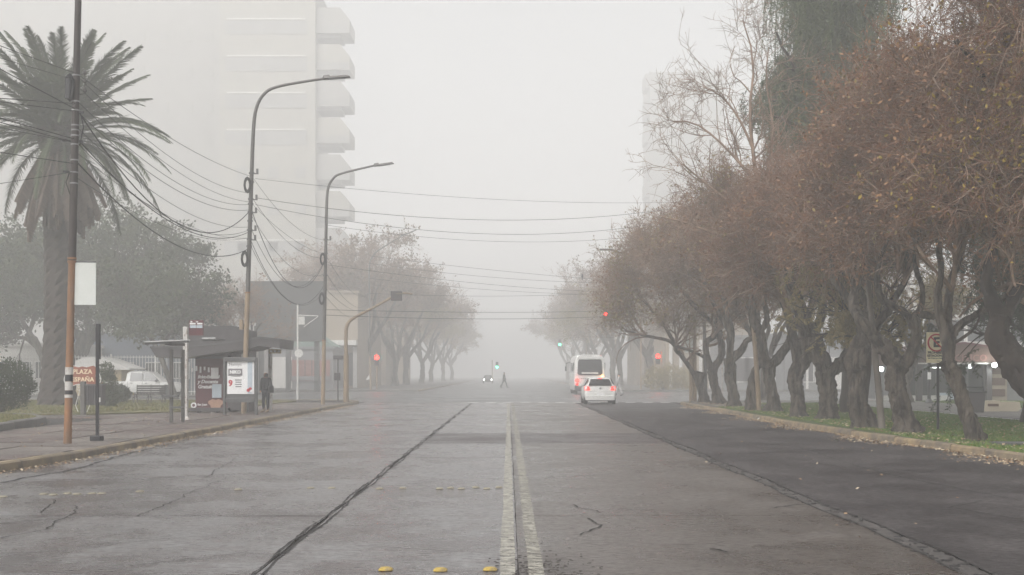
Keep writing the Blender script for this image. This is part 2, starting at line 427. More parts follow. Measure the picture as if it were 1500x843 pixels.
wall('red_wall', (0.28, 0.13, 0.11), (0.22, 0.11, 0.095)); wall('concrete_block', (0.42, 0.37, 0.28), (0.32, 0.28, 0.22))

# ================================================================== SETTING: ground, road, kerbs, pavements
def sheet(name, x0, x1, y0, y1, z, m, n=1, kind='structure'):
    b = MB(); b.poly([(x0, y0, z), (x1, y0, z), (x1, y1, z), (x0, y1, z)], [(0, 1, 2, 3)])
    return b.build(name, m, kind=kind)

sheet('ground', -300, 300, -100, 600, -0.03, M['soil'])
XL, XJ1, XJ2, XJ3, XR = -8.15, -2.05, 0.08, 3.84, 9.0      # left kerb, joints, right kerb
CY0, CY1 = 69.0, 112.0                                      # the street that crosses

def kerb_x_left(y):
    return XL - 0.45 * max(0, (24 - y) / 6) ** 1.5 if y < 24 else XL
def kerb_x_right(y):
    return XR + 0.55 * max(0, (30 - y) / 8) ** 1.3 if y < 30 else XR - 0.25 * math.exp(-((y - 40) / 9) ** 2)

road = sheet('road', -9.6, 10.6, -20, 600, -0.016, M['joint'])
sheet('cross_street', -220, 220, CY0 + 1.2, CY1 + 0.6, -0.006, M['cross_road'])
sheet('far_road', -8.3, 9.2, CY1 + 0.6, 600, -0.002, M['cross_road'])
rs = random.Random(11)

def ragged_slab(x0, x1, y0, y1, m, jit=0.012, gap=0.020, z=0.0, lean=0.0):
    """one cast slab with chipped edges; x0/x1 may be functions of y"""
    fx0 = x0 if callable(x0) else (lambda y: x0 + gap)
    fx1 = x1 if callable(x1) else (lambda y: x1 - gap)
    ya, yb = y0 + gap, y1 - gap
    top = []
    n = 14
    ny = 10
    def j(a=jit): return rs.uniform(-a, a)
    for i in range(n): 
        t = i / n; top.append((fx0(ya) + (fx1(ya) - fx0(ya)) * t + j(0.01), ya + j()))
    for i in range(ny):
        t = i / ny; y = ya + (yb - ya) * t; top.append((fx1(y) + j(), y))
    for i in range(n):
        t = i / n; top.append((fx1(yb) + (fx0(yb) - fx1(yb)) * t + j(0.01), yb + j()))
    for i in range(ny):
        t = i / ny; y = yb + (ya - yb) * t; top.append((fx0(y) + j(), y))
    dz = rs.uniform(-0.0025, 0.0025)
    k = len(top)
    P = [(p[0], p[1], z + dz) for p in top] + [(p[0], p[1], z - 0.03) for p in top]
    b = MB(); b.poly(P, [tuple(range(k))] + [(i, i + k, (i + 1) % k + k, (i + 1) % k) for i in range(k)])
    return b.build('slab', m, road)

ys = [-5.5, 4.3] + [9.15 + 4.87 * i for i in range(13)]
ys[-1] = CY0 + 0.9
wav = lambda y, a, f, p: a * math.sin(y * f + p) + a * 0.5 * math.sin(y * f * 2.7 + p * 2)
for r in range(len(ys) - 1):
    y0, y1 = ys[r], ys[r + 1]
    patch = 28 < y0 < 32.5
    ragged_slab(kerb_x_left if True else XL, lambda y: XJ1 - 0.015 + wav(y, .012, 1.3, 1), y0, y1, M['concrete'], 0.012)
    ragged_slab(lambda y: XJ1 + 0.02 + wav(y, .012, 1.5, 2), lambda y: XJ2 - .005, y0, y1, M['concrete_patch'] if patch else M['concrete'], 0.004, 0.014)
    ragged_slab(lambda y: XJ2 + .004, lambda y: XJ3 - 0.12 + wav(y, .03, 1.1, 0), y0, y1, M['concrete_patch'] if patch else M['concrete_b'], 0.004, 0.014)
# smooth asphalt lane on the right: one sheet with a ragged left edge
b = MB(); L_, R_ = [], []
y = -6.0
while y < CY0 + 1:
    L_.append((XJ3 + 0.10 + wav(y, .035, .9, 3) + rs.uniform(-.03, .03), y, 0.004)); R_.append((kerb_x_right(y) + 0.05, y, 0.004)); y += 0.35
n = len(L_)
b.poly(L_ + R_, [(i, n + i, n + i + 1, i + 1) for i in range(n - 1)])
b.poly([(p[0], p[1], -0.02) for p in L_] + L_, [(i, i + n, i + n + 1, i + 1) for i in range(n - 1)])
b.build('asphalt_lane', M['asphalt'], kind='structure')

# crumbled filling in the long joints and cracks in the surface: narrow raised ribbons of tar
def ribbon(b, pts, w0, w1, z=0.008, jit=0.4):
    P = []
    for i, p in enumerate(pts):
        a = pts[max(0, i - 1)]; c = pts[min(len(pts) - 1, i + 1)]
        d = Vector((c[0] - a[0], c[1] - a[1], 0)).normalized(); nrm = Vector((-d.y, d.x, 0))
        t = i / (len(pts) - 1)
        w = (w0 + (w1 - w0) * t) / 2
        P.append(Vector((p[0], p[1], z)) + nrm * w * rs.uniform(1 - jit, 1 + jit))
        P.append(Vector((p[0], p[1], z)) - nrm * w * rs.uniform(1 - jit, 1 + jit))
    b.poly(P, [(2 * i, 2 * i + 1, 2 * i + 3, 2 * i + 2) for i in range(len(pts) - 1)])
def crack_path(ax, ay, bx, by, step=0.12, amp=0.06):
    n = max(3, int(math.hypot(bx - ax, by - ay) / step)); o = 0; out = []
    nx, ny = -(by - ay), bx - ax; l = math.hypot(nx, ny); nx /= l; ny /= l
    for i in range(n + 1):
        t = i / n; o = o * 0.82 + rs.uniform(-amp, amp)
        e = math.sin(math.pi * t) ** 0.3 if 0 < t < 1 else 0
        out.append((ax + (bx - ax) * t + nx * o * e, ay + (by - ay) * t + ny * o * e))
    return out
def G0(px, py): 
    Y = F * CH / (py - CY); return ((px - CX) * Y / F, Y)
b = MB()
for a, c, w in [((0, 708), (100, 690), .05), ((100, 690), (240, 652), .05), ((240, 652), (330, 632), .035), ((330, 632), (480, 612), .03),
                ((0, 768), (190, 752), .012), ((0, 790), (70, 775), .012), ((70, 776), (110, 742), .014), ((60, 752), (80, 732), .012), ((300, 700), (345, 672), .012),
                ((60, 724), (200, 716), .012), ((190, 830), (360, 810), .01), ((200, 757), (330, 700), .008), ((0, 812), (100, 808), .012),
                ((840, 740), (880, 752), .015), ((862, 760), (882, 770), .02), ((882, 770), (850, 785), .02), ((965, 800), (1060, 795), .01), ((1040, 805), (1065, 810), .025),
                ((1110, 800), (1200, 806), .008), ((905, 746), (1000, 750), .008), ((820, 715), (860, 718), .01), ((1135, 745), (1185, 738), .02),
                ((1100, 650), (1170, 655), .03), ((1170, 655), (1260, 685), .02), ((1255, 683), (1300, 695), .04), ((1300, 695), (1420, 720), .025), ((1420, 720), (1490, 733), .02),
                ((1390, 745), (1440, 733), .02), ((1400, 745), (1499, 762), .02), ((1240, 700), (1160, 688), .008), ((1290, 760), (1420, 765), .006),
                ((450, 650), (640, 646), .02), ((380, 655), (600, 652), .015), ((250, 668), (640, 660), .012), ((420, 775), (640, 770), .006), ((520, 800), (740, 812), .006),
                ((120, 800), (330, 785), .006), ((800, 700), (1000, 690), .01), ((1260, 720), (1330, 712), .008)]:
    p, q = G0(*a), G0(*c)
    ribbon(b, crack_path(*p, *q, step=0.1, amp=0.035), w * 1.35 + .004, w * .9)
b.build('cracks', M['tar'], kind='stuff')
b = MB()
for k in range(2):       # the twin line of the left joint
    pts = []; y = 6.0
    while y < 68: pts.append((XJ1 + (-0.035, 0.045)[k] + wav(y, .018, 1.4, k) + rs.uniform(-.006, .006), y)); y += 0.16
    ribbon(b, pts, 0.018, 0.028, jit=0.7)
for i in range(30):
    y = rs.uniform(8, 35); x = XJ1 + rs.uniform(-.06, .07)
    ribbon(b, crack_path(x, y, x + rs.uniform(-.1, .1), y + rs.uniform(.1, .4), .06, .02), .008, .025, z=.009)
b.build('joint_sealant', M['tar'], kind='stuff')
b = MB()                 # the broken edge between concrete and asphalt
pts = []; y = 6.0
while y < 66: pts.append((XJ3 - .01 + wav(y, .03, 1.0, 1) + rs.uniform(-.02, .02), y)); y += 0.14
ribbon(b, pts, 0.26, 0.12, z=-0.002, jit=0.25)
b.build('broken_joint', M['rubble'], kind='stuff')
b = MB()
for i in range(220):
    y = 7 + 32 * rs.random() ** 1.5; x = XJ3 + rs.uniform(-.15, .13)
    s = rs.uniform(.02, .07)
    b.box((x, y, .002), (s * rs.uniform(.6, 1.6), s * rs.uniform(.6, 2), .015), rs.uniform(0, 3), .6)
for k in range(2):
    pts = []; y = 6.0
    while y < 60: pts.append((XJ3 + (.10, -.12)[k] + wav(y, .035, .9, 3) * (1 - k) + wav(y, .03, 1.1, 0) * k, y)); y += 0.15
    ribbon(b, pts, 0.022, 0.02, z=0.009, jit=0.9)
for i in range(26):
    y = 8 + 26 * rs.random(); x = XJ3 + rs.uniform(-.1, .14)
    ribbon(b, crack_path(x, y, x + rs.choice((-1, 1, 1)) * rs.uniform(.1, .45), y + rs.uniform(-.3, .4), .07, .03), .03, .006, z=.009)
b.build('joint_crumbs', M['tar'], kind='stuff')
# damp mud-stained hollow in the middle of the near road
b = MB()
for i in range(260):
    x = rs.gauss(.28, .2); y = 9.6 + abs(rs.gauss(0, .75)); s = rs.uniform(.006, .02)
    b.box((x, y, .004), (s * 2, s * 1.5, .006), rs.uniform(0, 3), .5)
b.build('loose_chippings', M['rubble'], kind='stuff')

# painted lines
def strip(name, x0, x1, y0, y1, z, m, dx=0.0):
    b = MB(); P = []; y = y0
    while y < y1 + 1e-6:
        P += [(x0 + rs.uniform(-.006, .006), y, z), (x1 + rs.uniform(-.006, .006), y, z)]; y += (y1 - y0) / 60
    b.poly(P, [(2 * i, 2 * i + 1, 2 * i + 3, 2 * i + 2) for i in range(len(P) // 2 - 1)])
    return b.build(name, m, kind='structure')
strip('centre_line', -.07, .055, 6, 68, .0065, M['paint_w'])
strip('centre_line', .16, .285, 6, 68, .0068, M['paint_w2'])
b = MB()
for i in range(22):
    x = -2.3 + i * 0.99
    b.poly([(x, 69.2, .006), (x + .56, 69.2, .006), (x + .56, 69.9, .006), (x, 69.9, .006)], [(0, 1, 2, 3)])
b.build('crossing_dashes', M['paint_far'], kind='structure')

# road studs
def make_stud(m, w=.125, h=.028):
    b = MB(); prof = [(.5, 0), (.5, .25), (.36, .8), (.2, 1)]
    rings = []
    for (a, z) in prof: rings.append([(w * a * cx, .105 * a * cyy * 1.0, h * z) for cx, cyy in ((-1, -.7), (-.6, -1), (.6, -1), (1, -.7), (1, .7), (.6, 1), (-.6, 1), (-1, .7))])
    P = sum(rings, []); Fc = [(r * 8 + i, r * 8 + (i + 1) % 8, r * 8 + 8 + (i + 1) % 8, r * 8 + 8 + i) for r in range(3) for i in range(8)] + [tuple(range(24, 32))]
    b.poly(P, Fc); return b.mesh('road_stud', m)
sm, sp_ = make_stud(M['stud'], .115, .026), make_stud(M['stud_pale'], .10, .02)
near = [(565, 836), (645, 837), (718, 836)]
nl = ['leftmost of the three bright yellow road studs nearest the camera', 'middle one of the three bright yellow road studs nearest the camera',
      'bright yellow road stud nearest the camera beside the white centre line']
for (px, py), l in zip(near, nl):
    o = link_mesh('road_stud', sm); o.location = (*G0(px, py), .004); tag(o, l, 'road stud', 'yellow studs in the nearest row')
row2 = [(556, 717), (590, 716), (644, 717), (660, 716), (676, 717), (697, 715), (713, 717), (731, 715)]
ords = ['first', 'second', 'third', 'fourth', 'fifth', 'sixth', 'seventh', 'eighth', 'ninth', 'tenth', 'eleventh', 'twelfth', 'thirteenth', 'fourteenth', 'fifteenth', 'sixteenth', 'seventeenth', 'eighteenth', 'nineteenth', 'twentieth', 'twenty first', 'twenty second', 'twenty third', 'twenty fourth']
for i, (px, py) in enumerate(row2):
    o = link_mesh('road_stud', sp_); o.location = (*G0(px, py), .004)
    tag(o, f'worn yellow road stud, {ords[7 - i]} one left of the white centre line in the second row' if i < 7 else 'worn yellow road stud right beside the white centre line in the second row', 'road stud', 'studs in the second row')
row3 = [(4, 729), (64, 725), (78, 726), (99, 724), (113, 725), (135, 724), (149, 724), (205, 721), (349, 718), (455, 716), (486, 716)]
for i, (px, py) in enumerate(row3):
    o = link_mesh('road_stud', sp_); o.location = (*G0(px, py), .004)
    tag(o, f'pale scuffed road stud, {ords[i]} from the left edge in the row across the left lane', 'road stud', 'pale studs across the left lane')

# kerbs
kl = tag(bpy.data.objects.new('left_kerb', None), kind='structure'); COL.objects.link(kl)
kr = tag(bpy.data.objects.new('right_kerb', None), kind='structure'); COL.objects.link(kr)
def kerb_stone(x0, y0, x1, y1, side, par, m, w=.17, h=.15, dz=0, taperi=.02):
    d = Vector((x1 - x0, y1 - y0, 0)); L = d.length; d.normalize(); nrm = Vector((-d.y, d.x, 0)) * side
    g = .016
    a = Vector((x0, y0, 0)) + d * g; c = Vector((x1, y1, 0)) - d * g
    P = []
    for p in (a, (a + c) / 2 + nrm * rs.uniform(-.006, .006), c):
        P += [p - Vector((0, 0, .03)), p + nrm * taperi * .6 + Vector((0, 0, h - .03 + dz)), p + nrm * (taperi + .03) + Vector((0, 0, h + dz)),
              p + nrm * w + Vector((0, 0, h + dz + .002)), p + nrm * w - Vector((0, 0, .03))]
    Fc = []
    for s in range(2):
        for i in range(4): Fc.append((s * 5 + i, s * 5 + i + 1, s * 5 + 6 + i, s * 5 + 5 + i))
    Fc += [(0, 4, 3, 2, 1), (10, 11, 12, 13, 14)]
    MB().poly(P, Fc).build('kerb_stone', m, par)
y = 17.0
while y < 65.5:
    L = 2.0
    kerb_stone(kerb_x_left(y), y, kerb_x_left(y + L), y + L, 1, kl, M['kerb'], dz=rs.uniform(-.008, .008)); y += L
for i in range(6):       # left corner curves into the cross street
    a0, a1 = R(15 * i), R(15 * (i + 1)); r = 3.6
    kerb_stone(XL - r + r * math.cos(a0), y + r * math.sin(a0), XL - r + r * math.cos(a1), y + r * math.sin(a1), 1, kl, M['kerb'])
YLC = y
for i in range(8):
    kerb_stone(XL - r - 3 * i, y + r, XL - r - 3 * i - 3, y + r, 1, kl, M['kerb'])
y = 18.0
while y < 63.4:
    L = 1.55
    kerb_stone(kerb_x_right(y), y, kerb_x_right(y + L), y + L, -1, kr, M['kerb_y'] if rs.random() < .75 else M['kerb'], dz=rs.uniform(-.012, .012)); y += L
YRC = y
for i in range(6):
    a0, a1 = R(15 * i), R(15 * (i + 1)); r = 3.6
    kerb_stone(XR + r - r * math.cos(a0), y + r * math.sin(a0), XR + r - r * math.cos(a1), y + r * math.sin(a1), -1, kr, M['kerb_y'])
for i in range(8):
    kerb_stone(XR + r + 3 * i, y + r, XR + r + 3 * i + 3, y + r, -1, kr, M['kerb_y'])
b = MB()                 # kerbs of the blocks beyond the cross street
for x in (-8.3, 9.2):
    b.box((x, CY1 + 80, .06), (.18, 158, .15))
b.build('far_kerb', M['kerb'], kind='structure')

def blockground(name, pts, z, m, kind='structure'):
    b = MB(); n = len(pts)
    b.poly([(p[0], p[1], z) for p in pts] + [(p[0], p[1], -.03) for p in pts], [tuple(range(n))] + [(i, i + n, (i + 1) % n + n, (i + 1) % n) for i in range(n)])
    return b.build(name, m, kind=kind)
r = 3.6
arcL = [(XL - r + (r - .16) * math.cos(R(15 * i)), YLC + (r - .16) * math.sin(R(15 * i))) for i in range(7)]
edge = [(kerb_x_left(yy) - .16, yy) for yy in (10, 14, 17, 19, 21, 23, 25)]
blockground('left_pavement', edge + arcL + [(-120, YLC + r - .16), (-120, 10)], .112, M['joint'])
arcR = [(XR + r - (r - .16) * math.cos(R(15 * i)), YRC + (r - .16) * math.sin(R(15 * i))) for i in range(7)]
edgeR = [(kerb_x_right(yy) + .16, yy) for yy in (6, 12, 18, 20, 22, 24, 26, 28, 30, 34, 38, 42, 46, 50)]
blockground('right_verge', list(reversed(edgeR + arcR + [(120, YRC + r - .16), (120, 6)])), .14, M['turf'])
blockground('far_left_pavement', [(-8.4, CY1 + .6), (-8.4, 560), (-200, 560), (-200, CY1 + .6)], .13, M['path'])
blockground('far_right_pavement', [(200, CY1 + .6), (200, 560), (9.3, 560), (9.3, CY1 + .6)], .13, M['path'])

# paving slabs on the left pavement, one by one where they can be told apart
lp = bpy.data.objects['left_pavement']
protos = {}
yy = 17.0; row = 0
while yy < 62:
    sy = 1.35
    xx = kerb_x_left(yy) - .19; col = 0
    while xx > -16.5:
        sx = 1.6
        if not (yy < 40 and xx - sx < -13.6 + (yy - 31) * -.12) or yy >= 41:
            key = rs.randrange(4)
            if key not in protos:
                bb = MB(); g = .022
                P = [(-sx / 2 + g + rs.uniform(0, .02), -sy / 2 + g), (-.1, -sy / 2 + g + rs.uniform(0, .02)), (sx / 2 - g, -sy / 2 + g + rs.uniform(0, .03)), (sx / 2 - g - rs.uniform(0, .02), .1),
                     (sx / 2 - g, sy / 2 - g), (.2, sy / 2 - g - rs.uniform(0, .02)), (-sx / 2 + g, sy / 2 - g - rs.uniform(0, .02)), (-sx / 2 + g, 0)]
                bb.poly([(p[0], p[1], .0) for p in P] + [(p[0], p[1], -.035) for p in P], [tuple(range(8))] + [(i, i + 8, (i + 1) % 8 + 8, (i + 1) % 8) for i in range(8)])
                protos[key] = (bb.mesh('paving_slab', M['pave']), bb.mesh('paving_slab', M['pave_b']))
            o = link_mesh('paving_slab', protos[key][rs.random() < .42], lp)
            o.location = (xx - sx / 2, yy + sy / 2, .146 + rs.uniform(-.006, .008))
            o.rotation_euler = (rs.uniform(-.006, .006), rs.uniform(-.006, .006), 0)
        xx -= sx; col += 1
    yy += sy; row += 1

# raised kerb and lawn of the plaza on the left
gk = tag(bpy.data.objects.new('lawn_edging', None), kind='structure'); COL.objects.link(gk)
pts = [(-12.55, 14), (-12.6, 20), (-12.75, 26), (-12.95, 31), (-13.3, 34.5), (-13.9, 37), (-14.9, 38.8), (-16.4, 39.8), (-20, 40.2), (-26, 40.4)]
for a, c in zip(pts[:-1], pts[1:]):
    k = max(1, int(round(math.hypot(c[0] - a[0], c[1] - a[1]) / 1.8)))
    for i in range(k):
        p = (a[0] + (c[0] - a[0]) * i / k, a[1] + (c[1] - a[1]) * i / k); q = (a[0] + (c[0] - a[0]) * (i + 1) / k, a[1] + (c[1] - a[1]) * (i + 1) / k)
        kerb_stone(p[0], p[1], q[0], q[1], 1, gk, M['path'], w=.22, h=.36, dz=rs.uniform(-.01, .01), taperi=.04)
blockground('near_lawn', [(p[0] - .15, p[1] - .1) for p in pts] + [(-40, 40.3), (-40, 14)], .33, M['turf_dry'])
blockground('plaza_lawn', [(-12.3, 47.5), (-11.6, 52), (-11.4, 66), (-60, 66), (-60, 43.5), (-19, 43.6), (-15, 44.2)], .19, M['turf_dry'])
blockground('far_left_block', [(-19.5, 84.5), (-19.5, CY1 + .6), (-200, CY1 + .6), (-200, 84.5)], .1, M['path'])
blockground('parking_lane', [(-10, 73.8), (-10, 84.4), (-80, 84.4), (-80, 73.8)], .02, M['cross_road'])

# right: path across the verge, lawn behind
def band(name, x0, x1, y0, y1, z, m):
    b = MB(); b.poly([(x0, y0, z), (x1, y0, z), (x1, y1, z), (x0, y1, z)], [(0, 1, 2, 3)]); return b.build(name, m, kind='structure')
pthr = blockground('right_path', [(16.2, 20), (21.4, 20), (21.4, 66), (16.2, 66)], .165, M['joint'])
yy = 22
while yy < 65:
    for x0, x1 in ((16.25, 18.7), (18.75, 21.35)):
        MB().bbox(((x0 + x1) / 2, yy + 1.22, .155), (x1 - x0 - .03, 2.4, .06), .008).build('path_slab', M['path'], pthr)
    yy += 2.45
band('path_edge', 16.05, 16.2, 20, 66, .172, M['white_wall']); band('path_edge', 21.4, 21.55, 20, 66, .172, M['white_wall'])
blockground('corner_paving', [(9.2, 55), (9.2, YRC), *arcR[1:], (20, YRC + r - .2), (20, 60), (13, 58)], .148, M['path'])

# grass blades and litter
def blades(name, fn, n, h, m, seed, z):
    g = np.random.default_rng(seed); xy = fn(g, n); k = len(xy)
    a = g.uniform(0, 6.28, k); hh = h * g.uniform(.5, 1.3, k); w = .012 + .01 * g.random(k) + xy[:, 1] * .00022
    dx, dy = np.cos(a) * w, np.sin(a) * w; lx, ly = g.normal(0, .35, k) * hh, g.normal(0, .35, k) * hh
    V = np.stack([np.stack([xy[:, 0] - dx, xy[:, 1] - dy, np.full(k, z)], 1), np.stack([xy[:, 0] + dx, xy[:, 1] + dy, np.full(k, z)], 1),
                  np.stack([xy[:, 0] + lx, xy[:, 1] + ly, z + hh], 1)], 1).reshape(-1, 3)
    np_mesh(name, V, np.arange(3 * k).reshape(k, 3), m, kind='stuff')
def fr(g, n):
    y = 20 + 42 * g.random(n) ** 1.35; x = 9.35 + 6.7 * g.random(n)
    xe = np.array([kerb_x_right(v) for v in y]) + .2
    q = np.stack([np.maximum(x, xe + .02 * g.random(n)), y], 1)
    cl = np.sin(q[:, 0] * 2.3 + np.sin(q[:, 1])) + np.sin(q[:, 1] * 1.7 + q[:, 0]) + g.normal(0, .8, n)
    return q[(cl > -1.1) & ~((q[:, 1] > 55) & (q[:, 0] < 12))]
blades('grass', fr, 60000, .055, M['grass'], 1, .138)
blades('grass', lambda g, n: np.stack([21.6 + 14 * g.random(n), 42 + 30 * g.random(n)], 1), 12000, .07, M['grass'], 2, .138)
def fl(g, n):
    y = 20 + 20 * g.random(n); x = -13 - 7 * g.random(n) ** 1.3; k = x < np.interp(y, [p[1] for p in pts], [p[0] for p in pts]) - .3
    return np.stack([x, y], 1)[k]
blades('dry_grass', fl, 14000, .06, M['grass_dry'], 3, .328)
blades('dry_grass', lambda g, n: (lambda q: q[(q[:, 1] > 47.5) | (q[:, 0] < -15)])(np.stack([-12.0 - 22 * g.random(n), 44.5 + 21 * g.random(n)], 1)), 22000, .07, M['grass_dry'], 4, .188)

def leaf_litter(name, fn, n, s, m, seed):
    g = np.random.default_rng(seed); xyz = fn(g, n); k = len(xyz)
    a = g.uniform(0, 6.28, k); l = s * g.uniform(.5, 1.5, k); w = l * g.uniform(.4, .8, k)
    u = np.stack([np.cos(a) * l, np.sin(a) * l, g.normal(0, .25, k) * l], 1); v = np.stack([-np.sin(a) * w, np.cos(a) * w, g.normal(0, .3, k) * w], 1)
    z = np.abs(u[:, 2]) + np.abs(v[:, 2]) + .004; c = xyz + np.stack([z * 0, z * 0, z], 1)
    V = np.stack([c - u, c + v, c + u, c - v], 1).reshape(-1, 3)
    np_mesh(name, V, np.arange(4 * k).reshape(k, 4), m, kind='stuff')
def gutR(g, n):
    y = 20 + 42 * g.random(n) ** 1.2; x = np.array([kerb_x_right(v) for v in y]) - np.abs(g.normal(0, .28, n)) * (1 + .8 * np.sin(y * .9)) - .01
    return np.stack([x, y, np.full(n, .006)], 1)
def gutL(g, n):
    y = 17 + 46 * g.random(n); x = np.array([kerb_x_left(v) for v in y]) + np.abs(g.normal(0, .22, n)) + .01
    return np.stack([x, y, np.full(n, .004)], 1)
leaf_litter('leaf_litter', gutR, 6500, .026, M['litter'], 5)
leaf_litter('leaf_litter', gutL, 4000, .022, M['litter'], 6)
leaf_litter('leaf_litter', lambda g, n: np.stack([9.3 + 5.5 * g.random(n) ** 1.5, g.uniform(21, 62, n), np.full(n, .17)], 1), 4200, .03, M['litter'], 7)
leaf_litter('leaf_litter', lambda g, n: np.stack([g.uniform(-16, -8.4, n), g.uniform(20, 62, n), np.full(n, .155)], 1), 900, .025, M['litter'], 8)
leaf_litter('leaf_litter', lambda g, n: np.stack([g.uniform(3, 9, n), 12 + 30 * g.random(n), np.full(n, .004)], 1), 160, .022, M['litter'], 12)
leaf_litter('scrap_paper', lambda g, n: np.concatenate([gutR(g, n), gutL(g, n * 2), np.stack([g.uniform(-13, -8.4, n), g.uniform(22, 58, n), np.full(n, .155)], 1)]), 22, .05, M['paper'], 9)
# iron drain cover by the right kerb
b = MB(); b.box((10.6, 25.6, .17), (.9, .7, .05)); tag(b.build('drain_cover', M['grey_metal']), 'dark grey concrete drain cover in the grass behind the right kerb', 'drain cover')

# ================================================================== TREES
def unit(a): return a / np.maximum(np.linalg.norm(a, axis=-1, keepdims=True), 1e-9)

def grow(g, par, prad, n, t0, t1, L0, L1, a0, a1, up, K, rf, wob, upbias=0.0, tpow=1.0, out=None, outw=0.0, rmin=0.004, tipf=0.35):
    """n child branches on the polylines par (P,K0,3): all numpy. Returns (n,K,3), (n,K)"""
    P, K0, _ = par.shape
    idx = g.integers(0, P, n)
    t = t0 + (t1 - t0) * g.random(n) ** tpow
    s = t * (K0 - 1); i0 = np.minimum(s.astype(int), K0 - 2); fr = (s - i0)[:, None]
    a = par[idx, i0]; b = par[idx, i0 + 1]
    pos = a + (b - a) * fr
    rad = (prad[idx, i0] * (1 - fr[:, 0]) + prad[idx, i0 + 1] * fr[:, 0]) * rf
    tan = unit(b - a)
    rv = g.normal(size=(n, 3)); rv[:, 2] += upbias
    perp = unit(rv - tan * (rv * tan).sum(1, keepdims=True))
    ang = np.radians(g.uniform(a0, a1, n))[:, None]
    d = unit(tan * np.cos(ang) + perp * np.sin(ang))
    if out is not None: d = unit(d + outw * unit(pos - out))
    L = g.uniform(L0, L1, n); st = (L / (K - 1))[:, None]
    pts = np.empty((n, K, 3)); pts[:, 0] = pos
    bend = g.normal(0, wob, (n, 3))
    for k in range(1, K):
        d = unit(d + g.normal(0, wob, (n, 3)) + bend * .6 + np.array([0, 0, up]) / (K - 1))
        pts[:, k] = pts[:, k - 1] + d * st
    rr = np.maximum(rad, rmin)[:, None] * np.linspace(1, tipf, K)[None, :]
    return pts, rr

def tubes(g, pts, rad, s=3):
    """(n,K,3) polylines to tubes with s sides"""
    n, K, _ = pts.shape
    T = np.empty_like(pts); T[:, 1:-1] = pts[:, 2:] - pts[:, :-2]; T[:, 0] = pts[:, 1] - pts[:, 0]; T[:, -1] = pts[:, -1] - pts[:, -2]
    T = unit(T)
    ref = unit(g.normal(size=(n, 1, 3)))
    U = unit(np.cross(T, np.broadcast_to(ref, T.shape))); Vv = np.cross(T, U)
    a = np.arange(s) * 2 * np.pi / s
    ring = pts[:, :, None, :] + rad[:, :, None, None] * (np.cos(a)[None, None, :, None] * U[:, :, None, :] + np.sin(a)[None, None, :, None] * Vv[:, :, None, :])
    V = ring.reshape(-1, 3)
    base = (np.arange(n) * K * s)[:, None, None]; k = (np.arange(K - 1) * s)[None, :, None]; j = np.arange(s)[None, None, :]; j2 = (j + 1) % s
    Fq = np.stack([base + k + j, base + k + j2, base + k + s + j2, base + k + s + j], -1).reshape(-1, 4)
    return V, Fq

def join(parts):
    Vs, Fs, o = [], [], 0
    for V, Fq in parts:
        Vs.append(V); Fs.append(Fq + o); o += len(V)
    return np.concatenate(Vs), np.concatenate(Fs)

def leaf_quads(g, pos, size, asp=0.55, droop=0.0):
    n = len(pos)
    u = unit(g.normal(size=(n, 3)) + np.array([0, 0, -droop])); w = unit(np.cross(u, g.normal(size=(n, 3))))
    s = (size * g.uniform(.55, 1.35, n))[:, None]
    p0 = pos; p2 = pos + u * s * 2; m = pos + u * s
    V = np.stack([p0, m + w * s * asp, p2, m - w * s * asp], 1).reshape(-1, 3)
    return V, np.arange(4 * n).reshape(n, 4)

def smooth_poly(p, k=4):
    """Catmull-Rom through control points"""
    p = [Vector(q) for q in p]; out = []
    for i in range(len(p) - 1):
        a = p[max(i - 1, 0)]; b_ = p[i]; c = p[i + 1]; d = p[min(i + 2, len(p) - 1)]
        for j in range(k):
            t = j / k
            out.append(0.5 * ((2 * b_) + (c - a) * t + (2 * a - 5 * b_ + 4 * c - d) * t * t + (3 * b_ - a - 3 * c + d) * t ** 3))
    out.append(p[-1]); return out

def trunk_tube(g, b, ctrl, radii, n=12, knots=0.10, flare=0.0, k=7):
    """gnarled limb: swept ring with lumps and furrows"""
    P = smooth_poly(ctrl, k); m = len(P); cr = np.interp(np.linspace(0, 1, m), np.linspace(0, 1, len(radii)), radii)
    T = [(P[min(i + 1, m - 1)] - P[max(i - 1, 0)]).normalized() for i in range(m)]
    ref = Vector((0, 0, 1)) if abs(T[0].z) < .9 else Vector((1, 0, 0)); u = T[0].cross(ref).normalized()
    ph = g.uniform(0, 6.28, 6); V = []
    for i in range(m):
        u = (u - T[i] * u.dot(T[i])).normalized(); w = T[i].cross(u); hgt = (P[i] - P[0]).length
        for j in range(n):
            a = 2 * math.pi * j / n
            q = 1 + knots * (math.sin(3 * a + ph[0] + hgt * 1.7) * .5 + math.sin(2 * a - hgt * 3.1 + ph[1]) * .6 + math.sin(hgt * 5 + ph[2] + a) * .5 + math.sin(6 * a + ph[4] + hgt * .8) * .45 + g.normal(0, .48))
            if flare: q *= 1 + flare * math.exp(-hgt / .28) * (1 + .5 * math.sin(4 * a + ph[3]))
            V.append(P[i] + (u * math.cos(a) + w * math.sin(a)) * cr[i] * q)
    Fc = [(i * n + j, i * n + (j + 1) % n, (i + 1) * n + (j + 1) % n, (i + 1) * n + j) for i in range(m - 1) for j in range(n)] + [tuple(range((m - 1) * n, m * n))]
    b.poly(V, Fc)
    return P, cr

def resample(P, K):
    P = np.array([list(p) for p in P]); s = np.r_[0, np.cumsum(np.linalg.norm(np.diff(P, axis=0), axis=1))]
    t = np.linspace(0, s[-1], K); return np.stack([np.interp(t, s, P[:, i]) for i in range(3)], 1)

